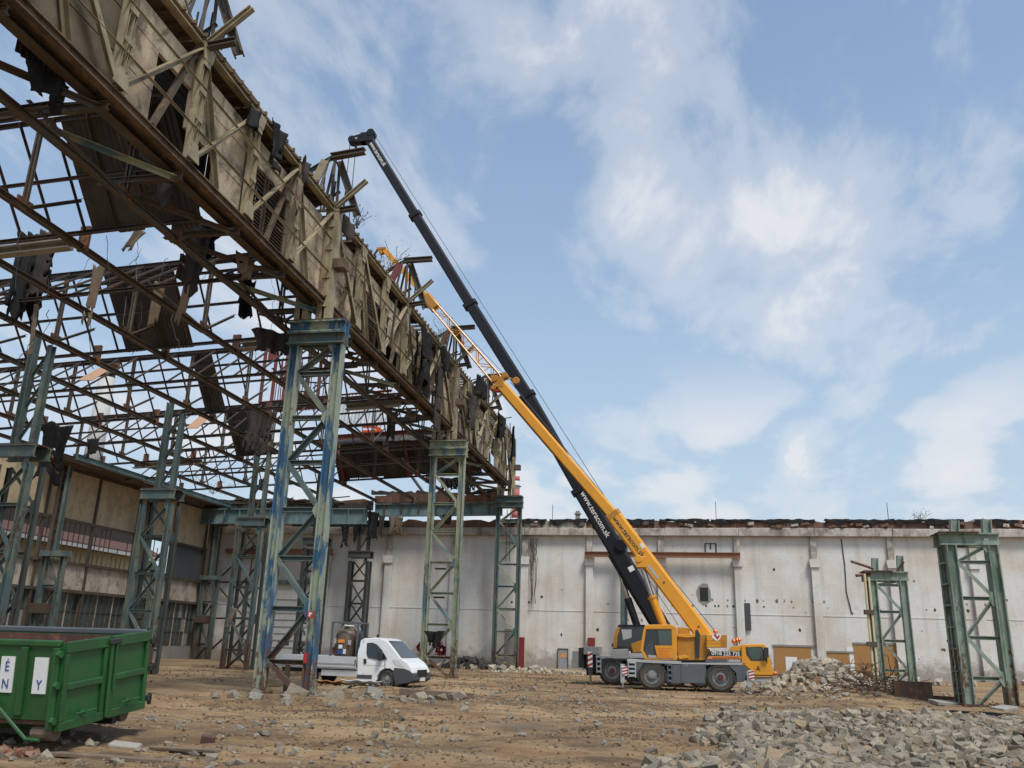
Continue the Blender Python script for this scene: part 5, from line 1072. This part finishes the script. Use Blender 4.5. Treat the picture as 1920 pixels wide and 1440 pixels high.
RAGS = [  # px, py (top edge), width m, height m, plane X, material, label
    (375, 418, 2.1, 1.5, -16.2, 'felt', 'black felt sheet hanging below the girder near the second skylight frame'), (372, 425, 1.0, 2.9, -16.0, 'felt_brown', 'long brown torn sheet hanging below the girder near the second skylight frame'),
    (470, 500, .7, 2.2, -15.6, 'felt', 'narrow black felt strip hanging just left of the girder underside'), (525, 238, 1.1, 1.7, -12.85, 'felt', 'black felt flap over the girder top above the louvres'), (478, 205, .9, .9, -12.85, 'felt', 'small black felt flap on the near girder top'),
    (575, 300, .7, 1.0, -12.85, 'felt_brown', 'brown felt scrap at the girder top left of the bracket frame'), (655, 410, .9, 1.1, -12.85, 'felt_brown', 'brown felt scrap below the hook ropes on the girder'), (800, 620, 2.2, 3.6, -12.7, 'felt', 'largest black felt curtain hanging over the girder cladding'),
    (835, 655, 1.5, 2.0, -12.7, 'felt', 'crumpled black felt right of the large curtain on the girder'), (905, 712, 2.8, 1.6, -12.7, 'felt', 'black felt draped over the girder top beside the yellow boom'), (885, 740, 2.4, 2.6, -12.7, 'felt_brown', 'brown shredded sheet on the far part of the girder'),
    (940, 780, 3.2, 2., -12.7, 'felt', 'black felt over the farthest end of the girder'), (962, 800, 1.0, 3.2, -12.6, 'felt', 'black strip hanging at the very end of the girder'), (110, 795, 1.3, 3.0, -27, 'felt', 'black felt hanging on the teal column at the far left'),
    (490, 770, 1.8, 2.9, -23, 'felt_brown', 'dark torn sheet left of the blue column below the bright metal sheet'), (825, 690, .8, 4.2, -12.7, 'felt_brown', 'brown strip beside the large felt curtain on the girder'), (735, 770, .7, 2.2, -16., 'felt_brown', 'brown rag right of the bright corrugated sheet'),
    (175, 822, .7, 1.3, -33, 'felt', 'small black rag in front of the exhaust stack'), (520, 620, 2., 1.2, -15.2, 'felt_brown', 'torn brown roofing left of the blue column head'), (625, 330, .5, 1.1, -12.8, 'felt_brown', 'little brown rag under the nearest bracket frame'),
    (560, 340, .4, 1.4, -12.75, 'old_board', 'pale torn plaster board hanging at the girder top')]
for i, (px, py, w_, h_, X_, ma, lb) in enumerate(RAGS): rag('hanging_felt', lb, at(px, py, X=X_), w_, h_, 100+i, ma, (0, 1, 0) if X_ > -14 else (1, .5, 0), group='torn roofing hanging in the ruin')
for i, (px, py, w_, h_, ma) in enumerate(((648, 985, .9, 2.0, 'felt'), (668, 985, .5, 1.6, 'felt'), (700, 960, 1.1, 3.0, 'felt'), (717, 965, .6, 1.9, 'felt_brown'), (742, 968, 1.3, 1.6, 'old_board'), (838, 965, .9, .9, 'felt'), (880, 895, 1.5, 1.6, 'felt_brown'), (845, 895, 2.8, 1.2, 'felt'))):
    rag('hanging_felt', ('black', 'black', 'large black', 'brown', 'pale', 'black', 'grey brown', 'wide black')[i]+' rag hanging at the far wall, '+('left of the dark narrow column', 'just left of the dark narrow column', 'right of the dark narrow column', 'right of the large black rag', 'under the teal girder middle', 'behind the middle tall column', 'right of the middle tall column head', 'behind the middle tall column head')[i], at(px, py, Y=67.2), w_, h_, 200+i, ma, group='rags at the far wall')
for px, py, L, X_, tl, lb in ((185, 500, 2.6, -19.5, .05, 'left of the second roof sheet'), (300, 530, 2.2, -18.5, .05, 'below the long truss chord left of the girder'), (362, 505, 2.6, -17., .12, 'hanging below the brown torn sheet'), (475, 765, 1.7, -24, .03, 'in front of the small bright sheet'), (265, 430, 1.2, -19, .45, 'dangling from the second truss'), (440, 1140, 1.3, -24, .3, 'leaning at the slim teal column')):
    o = rag('broken_board', None, at(px, py, X=X_), .42, L, int(px), 'old_board', curl=.08); o.rotation_euler = (.1, tl, .4); tag(o, 'splintered board '+lb, 'board', 'splintered boards in the roof')
ORW = ['first', 'second', 'third', 'fourth', 'fifth', 'sixth', 'seventh', 'eighth', 'ninth', 'tenth']
for i in range(10):
    y_ = 14.5+i*4.9; o = rag('hanging_felt', 'torn roofing scrap dangling from the girder underside, '+(ORW[i]+' from the near end'), (-13.75-.5*rnd.random(), y_, 14.25), rnd.uniform(.5, 1.5), rnd.uniform(.35, 1.0), 300+i, rnd.choice(['felt_brown', 'felt', 'old_board', 'felt_brown']), (.3, 1, 0), group='scraps under the girder')
for px, py, Y_, lb in ((178, 702, 36.2, 'in front of the exhaust stack'), (372, 792, 46., 'left of the dark torn sheet')):
    o = MB().box((0, 0, 0), (.75, 1.9, .04)).build('loose_panel', 'tan_board', loc=at(px, py, Y=Y_), bev=.01); o.rotation_euler = (R(36), 0, R(6)); tag(o, 'tan flat board resting on the skylight rafters '+lb, 'board', 'tan boards on the rafters')
# wires
wr = MB()
for i in range(26):
    p = at(rnd.uniform(30, 520), rnd.uniform(430, 640), X=rnd.uniform(-24, -16)); pts = [p]; 
    for j in range(6): p = p+Vector((rnd.uniform(-.15, .15), rnd.uniform(-.15, .15), -rnd.uniform(.1, .45))); pts.append(p)
    wr.path(pts, .012, 4)
wr = wr.build('loose_wires', 'rope'); wr['kind'] = 'stuff'; tag(wr, 'thin loose wires dangling from the roof frames', 'wires')
# bright metal sheets, red frame, lift basket beyond the blue column
a = at(640, 742, Y=56.5); s1 = corrugated(a, (1, 0, .05), (0.0, -.3, -1), 4.3, 2.9, 5, .05, .26).build('bright_sheet', 'galvanised'); tag(s1, 'bright galvanised corrugated sheet right of the blue column', 'metal sheet', 'bright corrugated sheets')
a = at(484, 757, Y=56.5); s2 = corrugated(a+Vector((0, 0, 0)), (1, 0, .05), (-.45, -.6, -1), 1.7, 1.9, 6, .05, .26, .1).build('bright_sheet', 'galvanised'); tag(s2, 'small bright corrugated sheet left of the blue column', 'metal sheet', 'bright corrugated sheets')
rb = at(487, 758, Y=58.); rf = thing('steel_platform', 'dark red steel platform frame behind the blue column', 'steel frame', rb)
rx1 = at(735, 735, Y=58.)-rb; rt_ = at(487, 655, Y=58.)-rb
for i in range(7):
    f = i/6; x = 5.6*f; MB().bx(x-.1, x+.1, -.1, .1, .1, rt_.z+.12*x*.4).build('post', 'red_steel', rf)
member('beam', (0, 0, 0), (rx1.x, 0, rx1.z), .3, .34, 'I', 'red_steel', rf); member('top_beam', (0, 0, rt_.z), (5.6, 0, rt_.z+.3), .22, .24, 'I', 'red_steel', rf); member('back_beam', (0, 2.2, .1), (rx1.x, 2.2, rx1.z+.1), .26, .3, 'I', 'red_steel', rf)
for i in range(22): x = .25*i+.1; member('baluster', (x, 2.1, 0), (x+rnd.uniform(-.2, .2), 2.1, rt_.z*rnd.uniform(.5, 1)), .06, .06, 'box', rnd.choice(['red_steel', 'dark_steel']), rf)
for i in range(9): member('cross_bar', (.6*i, 0, rnd.uniform(.4, 3.2)), (.6*i+1.4, rnd.uniform(0, 2), rnd.uniform(.4, 3.6)), .09, .09, 'L', rnd.choice(['red_steel', 'dark_steel', 'galvanised']), rf)
MB().box((.75, -.12, rt_.z-.5), (.9, .05, 1.)).build('red_plate', 'red_steel', rf); MB().box((2., 1, rt_.z-1.4), (1.2, .5, 1.1)).build('dark_box', 'felt_brown', rf)
bp = at(700, 813, Y=61.); lb_ = thing('lift_basket', 'bright orange work platform basket beyond the dark sheeting', 'work platform', bp)
MB().box((-.15, 0, .1), (1.3, .8, .2)).build('floor_pan', 'orange_paint', lb_, bev=.02); MB().bx(-.8, .15, -.4, -.36, .35, 1.32).build('front_panel', 'orange_paint', lb_); MB().bar((.2, -.2, .5), (.7, -.2, .12), .25, .3).build('arm_knuckle', 'orange_paint', lb_, bev=.02)
for x in (-.8, .15, .65): MB().bx(x-.03, x+.03, -.38, -.32, 0, 1.35).build('rail_post', 'orange_paint', lb_)
MB().bx(-.8, .65, -.38, -.32, 1.3, 1.36).bx(-.8, .65, .32, .38, 1.3, 1.36).bx(.2, .65, -.38, -.32, .62, .68).build('hand_rail', 'orange_paint', lb_); MB().bx(-.55, .05, -.43, -.405, 1.0, 1.24).build('lime_panel', 'lime', lb_)
MB().bar((.5, .2, .1), (2.2, 20, -6.), .16, .2).build('lift_arm', 'crane_grey', lb_); MB().bar((2.2, 20, -6.), (2.4, 21, -bp.z-.2), .3, .3).build('lift_mast', 'crane_grey', lb_)

# ------------------------------------------------------------------ shrubs on the ruins
def shrub(label, p, h, w, seed, mat='leaf', n=260):
    r = random.Random(seed); t = thing('self_sown_shrub', label, 'shrub', p, group='self-sown shrubs on the ruins'); st_ = MB(); lf = MB()
    for i in range(9):
        a = r.uniform(0, 6.28); q = Vector((0, 0, -.1)); pts = [q]
        for j in range(4): q = q+Vector((math.cos(a)*w*.12*r.random()*(j+1), math.sin(a)*w*.12*r.random()*(j+1), h/4*r.uniform(.6, 1.1))); pts.append(q)
        st_.path(pts, .012, 4)
        for k in range(n//9):
            s = r.choice(pts[1:]); c = s+Vector((r.gauss(0, w*.14), r.gauss(0, w*.14), r.gauss(0, h*.1))); u = Vector((r.uniform(-1, 1), r.uniform(-1, 1), r.uniform(-1, 1))).normalized(); v = u.orthogonal().normalized(); L = r.uniform(.05, .11)
            lf.add([c, c+u*L*.5+v*L*.3, c+u*L, c+u*L*.5-v*L*.3], [(0, 1, 2, 3)])
    st_.build('stem', 'twig', t); lf.build('crown', mat, t); return t
shrub('small green shrub on the girder top below the crane hook', at(668, 425, X=-12.9), .9, .9, 1, n=90); shrub('dry shrub on the girder top behind the second bracket frame', at(728, 510, X=-13.6), 1.5, 1.6, 2, 'leaf_dry', 200)
shrub('green shrub on the girder top beside the yellow lattice jib', at(828, 640, X=-13.2), 1.3, 2.0, 3, n=300); shrub('lone little shrub on top of the white wall at the right', Vector((at(1726, 975, Y=70.2).x, 70.2, 11.6)), 1.0, 1.3, 4, n=260); shrub('green shrub on the roof remnant above the cream facade', at(400, 925, Y=67), 1.6, 3.2, 5, n=420)

# ------------------------------------------------------------------ rubble and debris
def stone_mesh(seed, flat=.75):
    r = random.Random(seed); bm = bmesh.new()
    ey = r.uniform(.6, .95)
    for sx in (-1, 1):
        for sy in (-1, 1):
            for sz in (-1, 1): bm.verts.new((sx*r.uniform(.18, .5), sy*r.uniform(.18, .5)*ey, sz*r.uniform(.2, .5)*flat))
    for i in range(3): bm.verts.new((r.uniform(-.55, .55), r.uniform(-.5, .5)*ey, r.uniform(-.5, .5)*flat))
    g = bmesh.ops.convex_hull(bm, input=bm.verts); bmesh.ops.delete(bm, geom=[e for e in g['geom_interior'] if isinstance(e, bmesh.types.BMVert)], context='VERTS')
    bmesh.ops.triangulate(bm, faces=bm.faces); bmesh.ops.recalc_face_normals(bm, faces=bm.faces); me = bpy.data.meshes.new('stone'); bm.to_mesh(me); bm.free()
    at_ = me.attributes.new('tone', 'FLOAT', 'POINT'); k = r.random()
    for d in at_.data: d.value = k
    return me
STONES = [stone_mesh(i, rnd.uniform(.55, .95)) for i in range(24)]
SV = [np.array([v.co[:] for v in m.vertices]) for m in STONES]; SF = [np.array([p.vertices[:] for p in m.polygons]) for m in STONES]
_mc = {}
def stone_in(mat, i):
    if (mat, i) not in _mc:
        me = STONES[i].copy(); me.materials.clear(); me.materials.append(M[mat]); _mc[(mat, i)] = me
    return _mc[(mat, i)]
def rotm(r):
    a, b, c = r.uniform(-.5, .5), r.uniform(-.5, .5), r.uniform(0, 6.28)
    return np.array((Matrix.Rotation(c, 3, 'Z') @ Matrix.Rotation(a, 3, 'X') @ Matrix.Rotation(b, 3, 'Y')))
def joined(name, items, mat, parent, seed):
    r = random.Random(seed); V = []; F = []; T = []; o = 0
    for x, y, z, s in items:
        k = r.randrange(len(SV)); v = (SV[k]*s)@rotm(r).T+np.array([x, y, z]); V.append(v); F.append(SF[k]+o); o += len(v); T.append(np.full(len(v), r.random()))
    me = np_mesh(name, np.concatenate(V), np.concatenate(F)); a = me.attributes.new('tone', 'FLOAT', 'POINT'); a.data.foreach_set('value', np.concatenate(T).astype(np.float32))
    ob = obj(name, me, mat, parent); ob['kind'] = 'stuff'; return ob
def heap(name, label, cat, base, items, nsingle, mat, seed, singlename='stone'):
    """items: x, y, z, size in world; the ones showing largest become parts of their own"""
    t = thing(name, label, cat, base); r = random.Random(seed); B = Vector(base); sc = []
    for it in items:
        s, px, py = pixsize(it[:3], it[3]); sc.append(s if (-30 < px < 1950 and py < 1460) else s*.05)
    order = sorted(range(len(items)), key=lambda i: -sc[i])
    for i in order[:nsingle]:
        x, y, z, s = items[i]; o = obj(singlename, stone_in(mat, r.randrange(len(STONES))), None, t); o.location = Vector((x, y, z))-B; o.scale = (s*r.uniform(.85, 1.25), s, s*r.uniform(.75, 1.1)); o.rotation_euler = (r.uniform(-.5, .5), r.uniform(-.5, .5), r.uniform(0, 6.28))
    rest = [(x-B.x, y-B.y, z-B.z, s) for x, y, z, s in (items[i] for i in order[nsingle:])]
    if rest: joined('small_stones', rest, mat, t, seed)
    return t
nr = np.random.RandomState(5)
def scatter(n, x0, x1, y0, y1, dens, smin, smax, power=2.2, sink=.25):
    x = nr.uniform(x0, x1, n); y = nr.uniform(y0, y1, n); k = nr.rand(n) < dens(x, y); x = x[k]; y = y[k]; s = smin+(smax-smin)*nr.rand(len(x))**power; z = gh(x, y)+s*(.5-sink)*.55
    return list(zip(x.tolist(), y.tolist(), z.tolist(), s.tolist()))
dn = lambda x, y: rubble_mask(x, y)*sstep(15.5+.0*x, 17, y)**0
it = scatter(52000, -1., 13, 12.5, 26, rubble_mask, .04, .33, 3.6)+scatter(16000, -1., 15, 26, 37, lambda x, y: rubble_mask(x, y)*.8, .05, .3, 3.2)
heap('rubble_heap', 'broad spread of grey broken concrete rubble in the right foreground', 'rubble', (5, 21, 0), it, 300, 'stone_grey', 1)
it = scatter(1900, 3.2, 11.6, 45.3, 52.6, lambda x, y: np.clip(bump2(x, y, 7.4, 49, 2.3, 2.0)*1.6, 0, 1), .14, .62, 2., .2)
heap('rubble_heap', 'pale pointed rubble pile by the wall beside the crane cab', 'rubble', (7.4, 49, 0), it, 220, 'stone_pale', 2)
it = scatter(900, 2.5, 10, 38.5, 46, lambda x, y: np.clip(1.2*bump2(x, y, 5.8, 42.8, 3.2, 2.0), 0, 1)*(np.abs(y-43.4) > 1.3), .08, .34, 2.5)
heap('rubble_heap', 'low grey rubble around the front of the yellow crane', 'rubble', (5.8, 42.5, 0), it, 60, 'stone_grey', 3)
it = scatter(1500, -16, -5.5, 22.5, 31.5, lambda x, y: np.clip(1.2*bump2(x, y, -11, 26.8, 3.2, 2.0), 0, 1)*sstep(.3, .5, fbm(x*.7, y*.7, 3)), .07, .34, 2.4)+[(x_, y_, g0(x_, y_)+.05, s_) for x_, y_, s_ in ((-9.6, 27.6, .6), (-10.8, 27.2, .55), (-8.6, 29.2, .6), (-7.9, 29.5, .6), (-9.1, 26.7, .5), (-12.4, 25.2, .4), (-11.6, 26.4, .65), (-10.1, 25.9, .6), (-12.9, 26.2, .4), (-9.9, 28.6, .7), (-7.2, 29.0, .6), (-13.4, 25.7, .35))]
heap('rubble_heap', 'beige broken blocks scattered in front of the white truck', 'rubble', (-11, 26.8, 0), it, 160, 'stone_beige', 4)
it = scatter(3600, -32, 26, 65.6, 69.6, lambda x, y: .85*sstep(.3, .45, fbm(x*.25, y*.25, 2)), .14, .75, 2.2, .1)+scatter(500, -13, -4, 60, 68, lambda x, y: .5+0*x, .1, .4, 2.5)
heap('rubble_heap', 'strip of rubble along the foot of the white wall', 'rubble', (-3, 68.3, 0), it, 120, 'stone_pale', 5)
it = scatter(1500, -13, -4.2, 12, 20, lambda x, y: .28+.5*sstep(.4, .55, fbm(x*.6, y*.6, 3)), .04, .2, 3.5)+scatter(1300, -9, 0, 17, 40, lambda x, y: .25+.6*sstep(.45, .6, fbm(x*.4+3, y*.4, 3)), .04, .22, 3.)
heap('scattered_stones', 'loose small stones strewn over the trampled earth in front', 'stones', (-6, 20, 0), it, 120, 'stone_beige', 6)
it = scatter(60000, -16, 13, 11.5, 34, lambda x, y: (.12+.85*sstep(.42, .6, fbm(x*.5+7, y*.5, 3)))*(1-.8*ruts(x, y)), .018, .085, 2.8)
cl_ = joined('earth_clods', it, 'clod', None, 7); tag(cl_, 'crumbly brown earth and grit covering the site floor', 'earth')
it = scatter(14000, -30, 14, 34, 66, lambda x, y: .3+.6*sstep(.42, .58, fbm(x*.4+7, y*.4, 3)), .04, .15, 2.6)
cl_ = joined('grit', it, 'clod', None, 8); tag(cl_, 'sparse grit and crumbs on the far site floor', 'grit')
# rebar tangle
rb_ = MB(); r = random.Random(8)
for i in range(150):
    p = Vector((r.gauss(0, .75), r.gauss(0, .5), abs(r.gauss(.1, .3)))); dr_ = Vector((r.uniform(-1, 1), r.uniform(-.6, .6), r.uniform(-.3, .7))).normalized(); pts = [p]
    for j in range(4): dr_ = (dr_+Vector((r.gauss(0, .4), r.gauss(0, .4), r.gauss(-.12, .3)))).normalized(); p = p+dr_*r.uniform(.15, .4); p.z = max(p.z, -.1); pts.append(p)
    rb_.path(pts, .014, 4)
o = rb_.build('rebar_tangle', 'rebar', loc=(8.4, 42.3, g0(8.4, 42.3))); o['kind'] = 'stuff'; tag(o, 'brown tangle of bent reinforcing bars before the right columns', 'rebar')
def lump(name, label, cat, loc, dims, rot, mat, bev=.03):
    o = MB().box((0, 0, 0), dims).build(name, mat, bev=bev); o.location = (loc[0], loc[1], g0(loc[0], loc[1])+loc[2]); o.rotation_euler = rot; return tag(o, label, cat)
bx_ = thing('rusty_trough', 'rusty steel trough lying between the cut off columns', 'trough', (9.9, 41.2, g0(9.9, 41.2)-.05), (0, 0, -.15))
MB().bx(-.75, .75, -.03, 0, 0, .75).build('side_plate', 'rust', bx_); MB().bx(-.75, .75, .7, .73, 0, .75).build('side_plate', 'rust', bx_); MB().bx(-.75, -.72, 0, .7, 0, .75).bx(.72, .75, 0, .7, 0, .75).build('end_plate', 'rust', bx_); MB().bx(-.72, .72, 0, .7, .02, .06).build('floor_plate', 'rust', bx_)
for i, (x, y, L, a_, ma, lb) in enumerate(((11.6, 42.4, 2.2, .1, 'rust', 'rusty beam lying left of the large mint column'), (8.9, 43.4, 1.8, -.3, 'old_board', 'pale timber on the rebar tangle'), (-8.2, 30.2, 2.6, .05, 'old_board', 'long timber lying before the truck front wheel'), (-15.2, 33.4, 2.4, .2, 'old_board', 'timber on the ground left of the truck'))):
    o = MB().ext((-L/2, 0, 0), (L/2, 0, 0), prof('I' if ma == 'rust' else 'box', .22, .2)).build('lying_beam', ma, bev=.01); o.location = (x, y, g0(x, y)+.12); o.rotation_euler = (0, .03, a_); tag(o, lb, 'beam', 'beams lying on the ground')
lump('concrete_slab', 'pale flat concrete slab lying beside the rusty trough', 'slab', (10.6, 39.2, .06), (1.1, .7, .16), (.1, .05, .3), 'concrete'); lump('concrete_slab', 'pale slab broken off in front of the large mint column', 'slab', (11.9, 36.6, .05), (.8, .6, .14), (.05, -.1, .6), 'concrete')
lump('wood_plank', 'long weathered plank lying in front of the green skip', 'plank', (-8.75, 13.25, .04), (2.3, .2, .06), (0, .02, .06), 'old_board', .01); lump('wood_plank', 'second thin plank crossing before the skip corner', 'plank', (-8.0, 13.9, .06), (1.6, .14, .05), (.1, -.05, -.35), 'old_board', .01)
lump('red_brick', 'single reddish brick on the earth right of the skip', 'brick', (-8.15, 14.9, .05), (.24, .16, .14), (.2, .1, .5), 'roof_tile', .02); lump('concrete_lump', 'white flat lump on the earth left front by the planks', 'lump', (-9.35, 14.3, .04), (.5, .3, .12), (.1, .1, .3), 'concrete'); 
o = rag('crumpled_sheet', 'crumpled pale metal sheet on the ground under the truck cab', (-11.9, 33.2, .05), 1.7, 1.0, 31, 'galvanised', cat='metal sheet', curl=.07); o.rotation_euler = (R(72), 0, .1); o.location = (-12.2, 33.6, g0(-12.2, 33.6)+.3)
o = rag('crumpled_sheet', 'orange brown cardboard lying under the truck bed', (-14, 35, .05), 1.6, .9, 32, 'chipboard', cat='cardboard', curl=.07); o.rotation_euler = (R(80), 0, 0); o.location = (-14.1, 34.6, g0(-14.1, 34.6)+.2)
it = [(x_, y_, max(0., .75*math.exp(-((x_+15.4)/1.7)**2-((y_-66.4)/.7)**2))+.05, s_) for x_, y_, s_ in ((rnd.gauss(-15.4, 1.5), rnd.gauss(66.4, .5), rnd.uniform(.15, .6)) for _ in range(170))]
heap('debris_heap', 'low black heap of tar scraps at the wall foot by the far column', 'debris', (-15.4, 66.4, 0), it, 90, 'tar_lump', 9, 'tar_lump')
it = [(x_, y_, g0(x_, y_)+.05, s_) for x_, y_, s_ in ((rnd.gauss(-10.5, .35), rnd.gauss(12.75, .2), rnd.uniform(.08, .22)) for _ in range(60))]
heap('brick_rubble', 'reddish broken brick bits in the bottom left corner by the skip', 'rubble', (-10.4, 12.8, 0), it, 40, 'brick_bit', 10, 'brick_bit')
cloth = rag('black_cloth', 'black cloth snagged low on the middle tall column', at(815, 1183, Y=48.3), 1.25, 1.1, 34, 'felt', cat='cloth')
lump('dark_scrap', 'flat black scrap lying at the foot of the blue column', 'scrap', (-11.9, 27.0, .08), (.9, .22, .08), (.05, .03, .1), 'felt')
for i, (x, y) in enumerate(((8.6, 27.5), (7.9, 28.2), (6.6, 18.6))): o = rag('black_rag', 'black plastic rag on the rubble, '+('right one of the far pair', 'left one of the far pair', 'nearest the camera')[i], (0, 0, 0), .7, .35, 40+i, 'felt', cat='rag', group='black rags on the rubble'); o.location = (x, y, g0(x, y)+.3)
